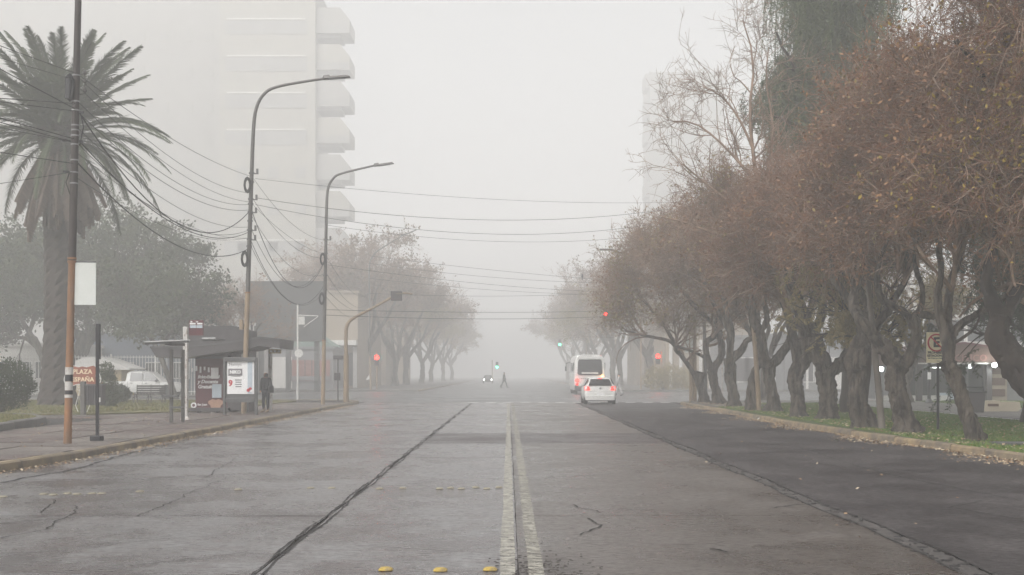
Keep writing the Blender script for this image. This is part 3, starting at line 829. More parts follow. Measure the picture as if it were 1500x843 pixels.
def tree(seed, base, stems, label, group, name='street_tree', cat='tree', bark='bark', twig='twig', reach=3.4, n1=22, n2=260, n3=2400, n4=6500, lean=(0, 0, 0),
         leaves=(('leaf_brown', 4030, 0.053),), up=.5, upbias=.6, crown_from=0.45, tw=.004, L2=(1.0, 2.2), L3=(.5, 1.2), L4=(.2, .55), droop4=-.2, flare=.35, cut=(), top=None, left=None, shoots=(), bottom=3.7):
    """stems: list of (control points in world coordinates, radii). The first is the trunk."""
    g = np.random.default_rng(seed)
    root = thing(name, label, cat, base, group)
    b = MB(); limb_b = MB(); src = []
    for i, (ctrl, rad) in enumerate(stems):
        P, cr = trunk_tube(g, b if i == 0 else limb_b, ctrl, rad, 18 if i == 0 else 10, .19, flare if i == 0 else 0)
        if i > 0 or len(stems) == 1:
            if i not in cut: src.append((resample(P, 9), np.interp(np.linspace(0, 1, 9), np.linspace(0, 1, len(cr)), cr)))
    b.build('trunk', M[bark], root, smooth=True)
    if limb_b.v: limb_b.build('limbs', M[bark], root, smooth=True)
    par = np.stack([s[0] for s in src]); pr = np.stack([s[1] for s in src])
    ctr = par.reshape(-1, 3).mean(0); ctr = ctr - np.array([0, 0, .6])
    l1, r1 = grow(g, par, pr, n1, crown_from, 1, reach * .7, reach * 1.15, 10, 62, up, 9, .62, .17, upbias, .7, ctr, .5, .02, .3)
    if any(lean): l1 += np.linspace(0, 1, 9)[None, :, None] ** 1.3 * np.array(lean)[None, None, :]
    # crowns share the light: each one stops where its neighbour or the road begins
    if top is not None:
        z = l1[:, :, 2]; zc = top - 3.2; l1[:, :, 2] = np.where(z > zc, zc + 2.4 * np.tanh((z - zc) / 3.4), z)
    if left is not None:
        x = l1[:, :, 0]; xc = left + 2.6; l1[:, :, 0] = np.where(x < xc, xc - 2.0 * np.tanh((xc - x) / 2.6), x)
    l2, r2 = grow(g, l1, r1, n2, .12, 1, *L2, 22, 70, up * .3, 6, .6, .17, .3, .8, ctr, .25, .009, .35)
    l3, r3 = grow(g, l2, r2, n3, .1, 1, *L3, 20, 75, .0, 5, .6, .2, .1, .9, ctr, .12, tw * 1.5, .45)
    l4, r4 = grow(g, l3, r3, n4, .05, 1, *L4, 20, 75, droop4, 4, .65, .2, 0, 1, None, 0, tw, .5)
    b2, b3, b4 = (q_[:, -1, 2] > bottom + g.normal(0, .35, len(q_)) for q_ in (l2, l3, l4)); l2, r2, l3, r3, l4, r4 = l2[b2], r2[b2], l3[b3], r3[b3], l4[b4], r4[b4]
    parts = [tubes(g, l1, r1, 6), tubes(g, l2, r2, 4), tubes(g, l3, r3, 3)]
    if shoots:
        sp = []; sr = []
        for ctrl, rad in shoots: sp.append(resample(smooth_poly(ctrl, 4), 9)); sr.append(np.interp(np.linspace(0, 1, 9), np.linspace(0, 1, len(rad)), rad))
        sp, sr = np.stack(sp), np.stack(sr)
        a1, b1 = grow(g, sp, sr, 9 * len(shoots), .15, 1, 1.2, 2.8, 25, 65, .25, 8, .55, .16, .1, .8, None, 0, .012, .35)
        a2, b2 = grow(g, a1, b1, 75 * len(shoots), .1, 1, .5, 1.4, 25, 70, 0, 6, .6, .18, 0, 1, None, 0, .009, .45)
        a3, b3 = grow(g, a2, b2, 260 * len(shoots), .1, 1, .2, .6, 25, 70, -.1, 4, .6, .18, 0, 1, None, 0, .007, .5)
        parts += [tubes(g, sp, sr, 6), tubes(g, a1, b1, 4), tubes(g, a2, b2, 3), tubes(g, a3, b3, 3)]
    V, Fq = join(parts)
    np_mesh('branches', V, Fq, M['branch'], root)
    V, Fq = tubes(g, l4, r4, 3)
    np_mesh('crown', V, Fq, M[twig], root, kind='stuff')
    allp = np.concatenate([l3[:, 1:].reshape(-1, 3), l4[:, 1:].reshape(-1, 3)])
    for (mn, cnt, sz) in leaves:
        # leaves hang in clumps: noise in space decides where they still are
        idx = g.integers(0, len(allp), cnt * 3); q = allp[idx]; ph = g.uniform(0, 6, 3)
        f = np.sin(q[:, 0] * 1.3 + ph[0]) + np.sin(q[:, 1] * 1.1 + ph[1]) + np.sin(q[:, 2] * 1.6 + ph[2]) + g.normal(0, .5, len(q))
        q = q[np.argsort(-f)[:cnt]] + g.normal(0, .04, (cnt, 3))
        V, Fq = leaf_quads(g, q, sz, droop=.4)
        np_mesh('leaves', V, Fq, M[mn], root, kind='stuff')
    return root

def px_poly(Y, pts):
    """photo pixels (x, y, depth offset) at distance Y to world points"""
    return [W(p[0], p[1], Y + (p[2] if len(p) > 2 else 0)) for p in pts]
def stem(Y, pts, widths):
    return (px_poly(Y, pts), [w * Y / F / 2 * .86 for w in widths])

GRT = 'gnarled trees along the right kerb'
# --- nearest, only leaning into the frame at the right edge
tree(31, W(1560, 660, 26), [stem(26, [(1560, 662), (1535, 600), (1500, 556), (1478, 522), (1464, 492), (1467, 462)], [50, 44, 42, 40, 36, 34]),
     stem(26, [(1467, 466), (1452, 436), (1444, 412), (1455, 372), (1462, 330, -.5), (1490, 300, -1)], [30, 24, 22, 18, 15, 11]),
     stem(26, [(1470, 470), (1492, 430, 1), (1530, 395, 1.5), (1560, 330, 2)], [26, 22, 18, 12]),
     stem(26, [(1480, 300, -1), (1470, 200, -1), (1440, 110, -1.5), (1400, 60, -2)], [14, 12, 10, 7]),
     stem(26, [(1500, 310, 0), (1530, 180, 0), (1560, 60, 0)], [16, 13, 9])],
     'dark leaning tree at the right edge of the photo with its base out of frame', GRT, left=8.6, top=14.5, bark='bark_dark', reach=3.6, n1=38, n2=520, n3=4200, n4=15000,
     leaves=(('leaf_brown', 6125, 0.048), ('leaf_yellow', 3000, .05)), up=.35, tw=.006, crown_from=.3)
# --- A
tree(32, GP(1426, 646), [stem(27.3, [(1428, 650), (1418, 612), (1406, 572), (1395, 545), (1386, 527)], [30, 25, 22, 23, 25]),
     stem(27.3, [(1388, 532), (1386, 500), (1378, 466), (1374, 436), (1378, 400, -.4), (1374, 350, -1)], [17, 15, 14, 13, 10, 8]),
     stem(27.3, [(1389, 532), (1391, 500), (1388, 466, .3), (1392, 420, .6), (1408, 370, .8), (1420, 320, 1.2)], [17, 17, 15, 12, 10, 8]),
     stem(27.3, [(1393, 498), (1404, 480), (1424, 465), (1453, 447), (1490, 422), (1520, 380)], [12, 12, 11, 10, 9, 7]),
     stem(27.3, [(1394, 504), (1412, 494), (1428, 480), (1436, 462)], [6, 5, 4, 3])],
     'slim pale leaning tree just right of the no parking sign', GRT, left=8.0, top=13.0, bark='bark', reach=3.6, n1=32, n2=420, n3=5200, n4=15000, lean=(-.5, 0, .9),
     leaves=(('leaf_yellow', 5200, .05), ('leaf_brown', 6125, 0.048)), tw=.006, cut=(4,))
# --- B
tree(33, GP(1330, 634), [stem(30.8, [(1334, 637), (1322, 605), (1315, 572), (1312, 550), (1318, 527)], [44, 34, 30, 28, 34]),
     stem(30.8, [(1314, 538), (1300, 512), (1278, 492), (1262, 472), (1250, 440, .5), (1262, 380, .8), (1250, 330, .6)], [28, 25, 22, 20, 15, 12, 9]),
     stem(30.8, [(1320, 536), (1334, 520), (1343, 496), (1340, 466), (1348, 461), (1369, 464)], [22, 20, 18, 17, 15, 13]),
     stem(30.8, [(1340, 480), (1325, 458), (1308, 449), (1290, 434), (1285, 396, -.5), (1300, 350, -1)], [14, 13, 12, 11, 9, 8]),
     stem(30.8, [(1342, 470), (1352, 430), (1340, 380, .8), (1350, 320, 1)], [12, 9, 8, 6])],
     'twisted tree with a deeply ridged trunk left of the no parking sign', GRT, left=8.1, top=9.4, reach=3.5, n1=30, n2=420, n3=5200, n4=15000, lean=(-.7, 0, 1.2),
     leaves=(('leaf_brown', 6770, 0.048), ('leaf_olive', 1934, 0.048)), tw=.006, cut=(2,))
# --- C
tree(34, GP(1266, 627), [stem(33.5, [(1267, 630), (1258, 596), (1256, 560), (1252, 534), (1264, 508), (1276, 494)], [38, 31, 28, 34, 30, 26]),
     stem(33.5, [(1266, 506), (1261, 476), (1249, 450), (1232, 424), (1219, 400), (1222, 362)], [26, 20, 14, 12, 12, 10]),
     stem(33.5, [(1274, 498), (1288, 472), (1302, 452), (1318, 425, .5), (1330, 400, 1), (1325, 360, 1.2)], [19, 15, 14, 11, 9, 8]),
     stem(33.5, [(1250, 536), (1243, 527), (1240, 522)], [20, 17, 11]),
     stem(33.5, [(1265, 500), (1270, 450, 1), (1252, 400, 1.5), (1262, 340, 1.5)], [14, 12, 10, 8])],
     'knobbly tree beside the leaning timber pole with one pale bare limb', GRT, left=8.0, top=8.0, reach=3.4, n1=30, n2=420, n3=5200, n4=15000, lean=(-.5, 0, .6),
     leaves=(('leaf_brown', 6125, 0.048),), tw=.006, cut=(3,))
# --- D two limbs, broad
tree(35, GP(1213, 612), [stem(40, [(1214, 614), (1213, 586), (1212, 562), (1211, 538)], [34, 27, 27, 32]),
     stem(40, [(1208, 545), (1196, 514), (1184, 486), (1172, 452), (1158, 415), (1150, 372, .5), (1165, 310, .8)], [28, 30, 34, 26, 18, 14, 11]),
     stem(40, [(1214, 545), (1230, 535), (1246, 516), (1256, 492), (1262, 460, .5), (1250, 420, .8), (1252, 350, 1)], [24, 24, 22, 18, 14, 12, 9]),
     stem(40, [(1190, 490), (1205, 455), (1200, 410, -.8), (1190, 350, -1)], [18, 14, 12, 9])],
     'broad two limbed dark tree, third trunk right of the slanting white pole', GRT, left=7.9, top=7.9, reach=4.6, n1=30, n2=420, n3=5200, n4=15000, lean=(-.8, 0, .6),
     leaves=(('leaf_brown', 5158, 0.053),), tw=.007)
# --- E
tree(36, GP(1170, 610), [stem(42, [(1170, 612), (1168, 584), (1166, 556), (1174, 534), (1186, 514)], [26, 21, 21, 25, 24]),
     stem(42, [(1170, 540), (1163, 500), (1158, 470), (1145, 436), (1130, 395), (1120, 340)], [16, 15, 15, 13, 12, 10]),
     stem(42, [(1178, 520), (1176, 480), (1190, 440, .5), (1180, 380, 1)], [15, 13, 11, 8])],
     'tall half bare tree whose thin reddish branches reach highest into the fog', GRT, left=7.4, top=7.8, reach=3.4, n1=30, n2=420, n3=3600, n4=11000, lean=(-.6, 0, .3),
     leaves=(('leaf_brown', 2600, .05), ('leaf_olive', 1400, .05)), tw=.007, crown_from=.3,
     shoots=[stem(42, p_, w_) for p_, w_ in (([(1122, 345), (1112, 290), (1104, 230), (1098, 165), (1104, 90), (1088, 30)], [9, 7.5, 6, 5, 3.5, 2]),
             ([(1128, 380), (1095, 325), (1060, 290), (1025, 262), (1000, 240)], [8, 6, 4.5, 3.5, 2]), ([(1108, 270), (1080, 235), (1045, 200), (1015, 180), (985, 178)], [6, 5, 4, 3, 2]),
             ([(1110, 300), (1128, 240), (1132, 180), (1122, 120), (1126, 70)], [6, 5, 4, 3, 2]), ([(1102, 215), (1080, 170), (1055, 140), (1030, 128)], [5, 4, 3, 2]),
             ([(1125, 370), (1080, 350), (1040, 340), (1000, 325), (968, 318)], [7, 6, 4.5, 3.5, 2]), ([(1145, 300), (1150, 250), (1140, 210)], [6, 4, 2.5]))])
# --- F
tree(37, GP(1134, 602), [stem(48, [(1134, 604), (1131, 578), (1127, 552), (1124, 530)], [26, 19, 18, 22]),
     stem(48, [(1122, 538), (1116, 505), (1112, 484), (1103, 466), (1101, 440), (1108, 390), (1100, 340)], [18, 17, 16, 14, 12, 10, 7]),
     stem(48, [(1126, 536), (1142, 522), (1155, 502), (1160, 478), (1150, 440, .5), (1160, 390, .5)], [15, 16, 15, 12, 10, 8]),
     stem(48, [(1112, 488), (1124, 466), (1118, 430), (1126, 380)], [10, 9, 8, 6])],
     'forked tree with a level cut collar, first trunk right of the slanting white pole', GRT, left=7.0, top=9.4, reach=4.4, n1=28, n2=330, n3=2600, n4=8000, lean=(-1.0, 0, .4),
     leaves=(('leaf_brown', 2579, 0.059), ('leaf_olive', 1934, 0.059)), tw=.0075)
# --- G stub
tree(38, GP(1102, 600), [stem(49.3, [(1102, 602), (1101, 575), (1104, 550), (1112, 535)], [18, 15, 13, 10]),
     stem(49.3, [(1110, 540), (1106, 500, 1), (1098, 460, 1.5), (1090, 420, 2)], [9, 8, 7, 6])],
     'narrow trunk standing directly behind the slanting white pole', GRT, left=7.4, top=8.6, reach=3.2, n1=14, n2=150, n3=1300, n4=4000, leaves=(('leaf_brown', 1450, 0.059),), tw=.0075)
# --- H
tH = tree(39, GP(1075, 594), [stem(56, [(1076, 596), (1073, 570), (1069, 545), (1068, 525)], [21, 17, 17, 20]),
     stem(56, [(1068, 530), (1070, 500), (1069, 478), (1062, 445), (1052, 400), (1058, 350)], [15, 13, 11, 10, 8, 6]),
     stem(56, [(1070, 530), (1085, 514), (1093, 500), (1103, 494), (1110, 470), (1104, 420)], [13, 12, 10, 10, 8, 6]),
     stem(56, [(1070, 490), (1048, 450), (1030, 410), (1020, 370)], [8, 7, 6, 4])],
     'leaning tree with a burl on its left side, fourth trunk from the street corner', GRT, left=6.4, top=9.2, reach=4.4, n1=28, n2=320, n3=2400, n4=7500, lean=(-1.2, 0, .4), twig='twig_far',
     leaves=(('leaf_brown', 2095, 0.064), ('leaf_olive', 2095, 0.064)), tw=.008)
# --- I
tree(40, GP(1052, 591), [stem(60, [(1053, 593), (1047, 570), (1044, 550), (1043, 535)], [19, 15, 14, 17]),
     stem(60, [(1041, 540), (1035, 516), (1036, 500), (1046, 492), (1048, 480)], [12, 10, 9, 9, 7]),
     stem(60, [(1045, 540), (1055, 524), (1057, 505), (1052, 480), (1050, 450), (1040, 410)], [13, 13, 12, 10, 8, 6]),
     stem(60, [(1052, 480), (1030, 460), (1010, 440), (985, 400), (975, 370)], [8, 7, 6, 5, 4])],
     'tree whose limb loops back like a handle, second trunk from the street corner', GRT, left=5.9, top=8.6, reach=4.4, n1=26, n2=300, n3=2200, n4=7000, lean=(-1.3, 0, .2), twig='twig_far',
     leaves=(('leaf_brown', 1934, 0.064), ('leaf_olive', 2256, 0.064)), tw=.009)
# --- J
tree(41, GP(1031, 590), [stem(63, [(1032, 592), (1027, 572), (1024, 555), (1026, 545)], [18, 14, 16, 19]),
     stem(63, [(1022, 558), (1012, 542), (999, 522), (990, 513), (989, 502)], [9, 8, 7, 7, 6]),
     stem(63, [(990, 508), (980, 500), (966, 496), (952, 493), (935, 490), (915, 484)], [6, 6, 5, 5, 4, 3]),
     stem(63, [(992, 508), (1006, 512), (1018, 517), (1031, 523)], [4, 4.5, 5, 6]),
     stem(63, [(988, 504), (975, 480), (955, 455), (935, 430), (920, 400)], [5, 5, 4, 4, 3])],
     'stumpy corner tree with a long thin limb reaching out over the road', GRT, left=4.8, top=7.8, reach=3.6, n1=24, n2=280, n3=2000, n4=6500, lean=(-.5, 0, .6), twig='twig_far',
     leaves=(('leaf_olive', 2579, 0.069), ('leaf_brown', 1612, 0.064)), tw=.006, cut=(3,))

# --- trees of the next blocks: three built, then copied down both sides into the fog
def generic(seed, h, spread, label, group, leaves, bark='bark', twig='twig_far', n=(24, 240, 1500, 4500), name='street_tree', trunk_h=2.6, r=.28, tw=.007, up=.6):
    g0 = random.Random(seed)
    tp = [(0, 0, -.05), (g0.uniform(-.15, .15), 0, trunk_h * .5), (g0.uniform(-.2, .2), g0.uniform(-.2, .2), trunk_h)]
    st = [([Vector(p) for p in tp], [r, r * .8, r * .9])]
    nl = 5
    for i in range(nl):
        a = 6.283 * i / nl + g0.uniform(-.4, .4); q = Vector(tp[-1]); P = [q - Vector((0, 0, .2))]
        for k in range(1, 5):
            f = k / 4; P.append(q + Vector((math.cos(a) * spread * .45 * f ** .8, math.sin(a) * spread * .45 * f ** .8, (h - trunk_h) * .5 * f)) + Vector((g0.uniform(-.2, .2), g0.uniform(-.2, .2), g0.uniform(-.1, .1))))
        st.append((P, [r * .6, r * .5, r * .42, r * .34, r * .24]))
    return tree(seed, (0, 0, 0), st, label, group, name=name, bark=bark, twig=twig, reach=spread * .62, n1=n[0], n2=n[1], n3=n[2], n4=n[3], leaves=leaves, tw=tw, up=up, flare=.25, bottom=2.6)

GL, GF = 'foggy trees along the far left pavement', 'foggy trees along the far right pavement'
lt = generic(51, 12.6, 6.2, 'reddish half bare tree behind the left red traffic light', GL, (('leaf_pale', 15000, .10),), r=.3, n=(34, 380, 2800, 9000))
lt.location = (-15.9, 136, .13); lt.scale = (1.45,) * 3
rt = generic(52, 10.5, 5.6, 'grey brown tree filling the corner behind the right red traffic lights', GF, (('leaf_olive', 13000, .10),), r=.3)
rt.location = (15.6, 136, .13); rt.scale = (1.4,) * 3
for i, (x, y, s, rz) in enumerate([(-14.0, 152, 1.3, 1.0), (-14.0, 168, 1.4, 2.2), (-13.4, 190, 1.3, 3.0), (-13.5, 215, 1.3, 4.1), (-13.0, 245, 1.3, 5.2), (-13.0, 280, 1.35, .6)]):
    o = copy_tree(lt if i % 2 == 0 else rt); o.location = (x, y, .13); o.scale = (s, s, s); o.rotation_euler = (0, 0, rz)
    tag(o, f'faint foggy tree, {ords[i + 1]} one into the distance on the far left pavement', 'tree', GL)
for i, (x, y, s, rz) in enumerate([(13.6, 150, 1.25, 1.4), (14.0, 166, 1.4, 2.0), (13.4, 188, 1.35, 3.3), (13.6, 214, 1.4, 4.4), (13.4, 245, 1.35, 5.5), (13.5, 280, 1.4, .2)]):
    o = copy_tree(rt if i % 2 == 0 else lt); o.location = (x, y, .13); o.scale = (s, s, s); o.rotation_euler = (0, 0, rz)
    tag(o, f'faint foggy tree, {ords[i + 1]} one into the distance on the far right pavement', 'tree', GF)
# behind the kerb row: pale crooked trees of the park on the right
o = copy_tree(rt); o.location = (20.2, 62, .14); o.scale = (.72, .72, .72); o.rotation_euler = (0, 0, 2.5); tag(o, 'pale crooked tree in front of the pavilion between the ridged trunk and the lamp', 'tree', 'park trees behind the right verge')
o = copy_tree(lt); o.location = (22.5, 50, .14); o.scale = (.85, .85, .85); o.rotation_euler = (0, 0, 1.5); tag(o, 'park tree behind the dark green hanging foliage at the right edge', 'tree', 'park trees behind the right verge')
o = copy_tree(rt); o.location = (15.0, 72, .14); o.scale = (.9, .9, .9); o.rotation_euler = (0, 0, 4.5); tag(o, 'park tree showing between the two pale poles behind the forked trunk', 'tree', 'park trees behind the right verge')

# --- weeping trees: limbs, hanging strands, narrow leaves
def weeping(seed, base, top, R0, zlo, nstr, nleaf, label, group, cat='tree', leafm='leaf_willow', barkm='bark_dark', name='willow_tree', lsize=.07, tr=.4, squash=1.0, zspread=2.0):
    g = np.random.default_rng(seed); root = thing(name, label, cat, base, group); bx_, by_, bz_ = base
    b = MB(); P, cr = trunk_tube(g, b, [(bx_, by_, bz_ - .1), (bx_ + .2, by_, bz_ + (top - bz_) * .3), (bx_ - .1, by_ + .2, bz_ + (top - bz_) * .6), (bx_, by_, top * .9)], [tr, tr * .8, tr * .6, tr * .2], 12)
    b.build('trunk', M[barkm], root, smooth=True)
    par = resample(P, 9)[None]; pr = np.interp(np.linspace(0, 1, 9), np.linspace(0, 1, len(cr)), cr)[None]
    l1, r1 = grow(g, par, pr, 26, .35, 1, R0 * .7, R0 * 1.15, 35, 75, .25, 9, .5, .12, .2)
    l2, r2 = grow(g, l1, r1, 170, .25, 1, .8, 1.8, 20, 60, -.1, 6, .6, .15)
    V, Fq = join([tubes(g, l1, r1, 6), tubes(g, l2, r2, 4)]); np_mesh('branches', V, Fq, M[barkm], root)
    allp = np.concatenate([l1[:, 3:], l2[:, 1:]], 0).reshape(-1, 3) if False else np.concatenate([l1[:, 3:].reshape(-1, 3), l2[:, 1:].reshape(-1, 3)])
    nc = max(60, nstr // 16); cl = allp[g.integers(0, len(allp), nc)]; clen = g.uniform(.25, 1.0, nc); ci = g.integers(0, nc, nstr)
    st = cl[ci] + g.normal(0, .26, (nstr, 3))
    zend = zlo + np.abs(g.normal(0, zspread, nc))[ci]; L = np.maximum(st[:, 2] - zend, .8) * clen[ci] * g.uniform(.45, 1, nstr)
    K = 9; f = np.linspace(0, 1, K)[None, :]
    dx = g.normal(0, .25, nstr)[:, None] * np.sqrt(f); dy = g.normal(0, .25, nstr)[:, None] * np.sqrt(f)
    sw = .05 * np.sin(f * 9 + g.uniform(0, 6, nstr)[:, None])
    pts = np.stack([st[:, 0:1] + dx + sw, st[:, 1:2] + dy, st[:, 2:3] - L[:, None] * f], -1)
    V, Fq = tubes(g, pts, np.full((nstr, K), .007), 3); np_mesh('strands', V, Fq, M[leafm], root, kind='stuff')
    n = nstr * nleaf; si = g.integers(0, nstr, n); t = g.random(n) * (K - 1); i0 = np.minimum(t.astype(int), K - 2); fr = (t - i0)[:, None]
    q = pts[si, i0] * (1 - fr) + pts[si, i0 + 1] * fr
    V, Fq = leaf_quads(g, q, lsize, .24, droop=1.1); np_mesh('leaves', V, Fq, M[leafm], root, kind='stuff')
    return root
weeping(61, (13.2, 47.5, .14), 19.5, 4.8, 6.4, 4200, 62, 'tall weeping tree with green hanging foliage at the top behind the bare branches', None, zspread=3.2, lsize=.075)
weeping(62, (15.6, 37.0, .14), 6.6, 2.0, 2.3, 700, 55, 'small dark green weeping tree hanging behind the right edge trunks', None, leafm='leaf_dark', tr=.2, name='pepper_tree', lsize=.06, zspread=.9)
weeping(63, (10.7, 37.4, .14), 7.6, 1.7, 3.2, 520, 55, 'dark weeping tree with a thin hidden trunk above the no parking sign', None, leafm='leaf_olive', tr=.16, name='pepper_tree', lsize=.06, zspread=1.2)

# --- broad leafy trees of the plaza on the left
def leafy(seed, base, stems, ctr, rad, nb, nleaf, lm, label, lsize=.13, name='plaza_tree', group='broad leafy trees of the plaza', clump=.9):
    g = np.random.default_rng(seed); root = thing(name, label, 'tree', base, group)
    b = MB(); lb = MB(); src = []
    for i, (c, r_) in enumerate(stems):
        P, cr = trunk_tube(g, b if i == 0 else lb, c, r_, 10, .1, .3 if i == 0 else 0)
        if i or len(stems) == 1: src.append((resample(P, 9), np.interp(np.linspace(0, 1, 9), np.linspace(0, 1, len(cr)), cr)))
    b.build('trunk', M['bark'], root, smooth=True)
    if lb.v: lb.build('limbs', M['bark'], root, smooth=True)
    par = np.stack([s[0] for s in src]); pr = np.stack([s[1] for s in src])
    l1, r1 = grow(g, par, pr, 40, .4, 1, 2, 4, 20, 60, .4, 7, .5, .15, .5, 1, np.array(ctr), .4)
    l2, r2 = grow(g, l1, r1, 300, .2, 1, .8, 1.8, 20, 60, 0, 5, .5, .15)
    V, Fq = join([tubes(g, l1, r1, 5), tubes(g, l2, r2, 3)]); np_mesh('branches', V, Fq, M['bark'], root)
    # leaf clumps on a lumpy shell
    cl = unit(g.normal(size=(nb, 3))) * (g.random(nb) ** .38)[:, None]
    lump = 1 + .22 * np.sin(cl[:, 0] * 5 + seed) * np.cos(cl[:, 2] * 4 + seed) + .15 * np.sin(cl[:, 1] * 7)
    cl = cl * lump[:, None] * np.array(rad) + np.array(ctr)
    q = cl[g.integers(0, nb, nleaf)] + g.normal(0, clump * .42, (nleaf, 3)) * np.array([1, 1, .6])
    V, Fq = leaf_quads(g, q, lsize, .6, droop=.5); np_mesh('crown', V, Fq, M[lm], root, kind='stuff')
    return root
Yt = 90
leafy(71, GP(112, 577.4), [stem(Yt, [(105, 584), (108, 545), (118, 515), (132, 490)], [34, 26, 26, 28]), stem(Yt, [(125, 500), (100, 478), (60, 440), (20, 400)], [18, 14, 10, 7]),
      stem(Yt, [(132, 492), (160, 460), (190, 420), (200, 370)], [20, 16, 12, 8]), stem(Yt, [(130, 495), (128, 440, 1), (120, 380, 1)], [14, 12, 8])],
      (-29.5, 91, 9.2), (6.8, 5.6, 4.7), 620, 42000, 'leaf_green', 'broad green tree between the palm and the bus stop roof')
leafy(72, GP(80, 579.5), [stem(84, [(82, 583), (70, 545), (54, 505), (40, 488)], [16, 13, 12, 11]), stem(84, [(60, 515), (40, 497), (22, 493), (0, 470)], [8, 7, 6, 5]), stem(84, [(42, 490), (50, 455), (30, 410)], [8, 7, 5]), stem(84, [(50, 500), (20, 450), (-20, 400)], [8, 7, 5])],
      (-35.0, 85, 8.2), (5.8, 5.0, 4.2), 480, 32000, 'leaf_green', 'spreading green tree with a crooked trunk left of the palm')
leafy(73, W(250, 585, 78), [stem(78, [(258, 588), (246, 550), (232, 515), (215, 485)], [10, 9, 8, 7]), stem(78, [(232, 515), (255, 480), (280, 440)], [7, 6, 4]), stem(78, [(222, 495), (190, 460), (180, 420)], [6, 5, 4])],
      (-22.3, 79, 6.3), (4.0, 3.6, 2.6), 260, 13000, 'leaf_green', 'thin leaning tree with drooping foliage above the white pickup', group=None)
o = generic(53, 7.6, 3.6, 'reddish bare branched tree rising behind the bus stop kiosk roof', None, (('leaf_brown', 1200, .08),), r=.2, n=(22, 220, 1400, 4200), name='plaza_tree')
o.location = (-18.6, 84, .13)

# --- shrubs
def shrub(seed, base, lobes, n, lm, label, cat='bush', size=.045, name='shrub'):
    g = np.random.default_rng(seed); root = thing(name, label, cat, base)
    b = MB()
    for i in range(5):
        a = i * 1.25; x, y, z, rx, rz_ = lobes[0]
        b.tube([(base[0] + .06 * math.cos(a), base[1] + .06 * math.sin(a), base[2]), (x + rx * .3 * math.cos(a), y + rx * .3 * math.sin(a), z)], [.03, .015], 5)
    b.build('stems', M['bark'], root)
    Q = []
    tot = sum(l[3] ** 2 * l[4] for l in lobes)
    for x, y, z, rx, rz_ in lobes:
        k = int(n * rx ** 2 * rz_ / tot); d = unit(g.normal(size=(k, 3))); r_ = g.random(k) ** .22
        lp_ = 1 + .10 * np.sin(d[:, 0] * 6 + seed) + .08 * np.sin(d[:, 2] * 9 + d[:, 1] * 5) + g.normal(0, .04, k)
        Q.append(np.array([x, y, z]) + d * (r_ * lp_)[:, None] * np.array([rx, rx, rz_]))
    V, Fq = leaf_quads(g, np.concatenate(Q), size, .5); np_mesh('foliage', V, Fq, M[lm], root, kind='stuff')
    return root
p = GP(2, 604, .33)
shrub(81, (p.x, p.y, .33), [(p.x, p.y, 1.25, 1.15, .82), (p.x - .9, p.y, 1.2, .9, .75)], 16000, 'leaf_dark', 'large rounded dark green bush at the left edge on the lawn')
p = GP(158, 596, .19)
shrub(82, (p.x, p.y, .19), [(p.x, p.y, 1.15, .42, .62), (p.x - .05, p.y, 1.75, .34, .4), (p.x, p.y, .6, .5, .5)], 6000, 'leaf_green', 'upright clipped shrub behind the brown plaza sign')
p = GP(178, 590, .19)
shrub(83, (p.x, p.y, .19), [(p.x, p.y, .62, .42, .45)], 3000, 'leaf_green', 'small round shrub in front of the white pickup door')
shrub(84, (14.5, 115, .13), [(13.8, 115, 1.2, 1.25, 1.2), (15.2, 115.4, 1.3, 1.35, 1.3), (16.6, 115, 1.1, 1.15, 1.1)], 6000, 'leaf_olive', 'foggy clipped hedge right of the corner traffic light post', 'hedge', .08, 'hedge')

# --- the palm
def frond_mesh(name, g, L, dead, bendf):
    """rachis with two rows of leaflets, along +X, drooping"""
    K = 14; s = np.linspace(0, 1, K)
    x = L * (s - bendf * .22 * s ** 3); z = L * (.10 * s - bendf * s ** 2.3)
    pts = np.stack([x, .04 * np.sin(s * 3), z], 1)
    V0, F0 = tubes(g, pts[None], np.linspace(.035, .008, K)[None], 4)
    parts = [(V0, F0)]
    n = 84; t = np.linspace(.10, 1, n)
    Q = []
    for side in (-1, 1):
        px_ = np.interp(t, s, pts[:, 0]); pz = np.interp(t, s, pts[:, 2]); dxx = np.gradient(px_); dzz = np.gradient(pz); tl = np.hypot(dxx, dzz); tx, tz = dxx / tl, dzz / tl
        ll = (.72 if not dead else .42) * np.sin(np.pi * np.clip(t * .92 + .06, 0, 1)) ** .55 * g.uniform(.8, 1.1, n)
        a = .75 + g.normal(0, .08, n); droopl = (-.1 - .35 * t if not dead else -.7) + g.normal(0, .12, n)
        d = unit(np.stack([tx * np.cos(a) - 0 * t, side * np.sin(a), tz * np.cos(a) + droopl + .25], 1))
        o_ = np.stack([px_, np.zeros(n), pz], 1); w = .045
        q = np.stack([o_ - np.stack([tx, 0 * t, tz], 1) * w * .6, o_ + np.stack([tx, 0 * t, tz], 1) * w, o_ + d * ll[:, None] * .6 + np.stack([tx, 0 * t, tz], 1) * w * .7 + np.array([0, 0, -.01]), o_ + d * ll[:, None] + np.array([0, 0, -.06 if not dead else -.12])], 1)
        Q.append(q.reshape(-1, 3))
    V1 = np.concatenate(Q); F1 = np.arange(len(V1)).reshape(-1, 4)
    V, Fq = join(parts + [(V1, F1)])
    o = np_mesh(name, V, Fq, M['frond_dead' if dead else 'frond'], off=(0, 0, 0)); me = o.data; bpy.data.objects.remove(o); return me
gp = np.random.default_rng(91)
PY_ = 56.0
palm = thing('palm_tree', 'thick trunked date palm with a skirt of dead fronds behind the tall left pole', 'palm tree', (W(84, 594, PY_).x, PY_, .19))
pb = Vector(palm.location)
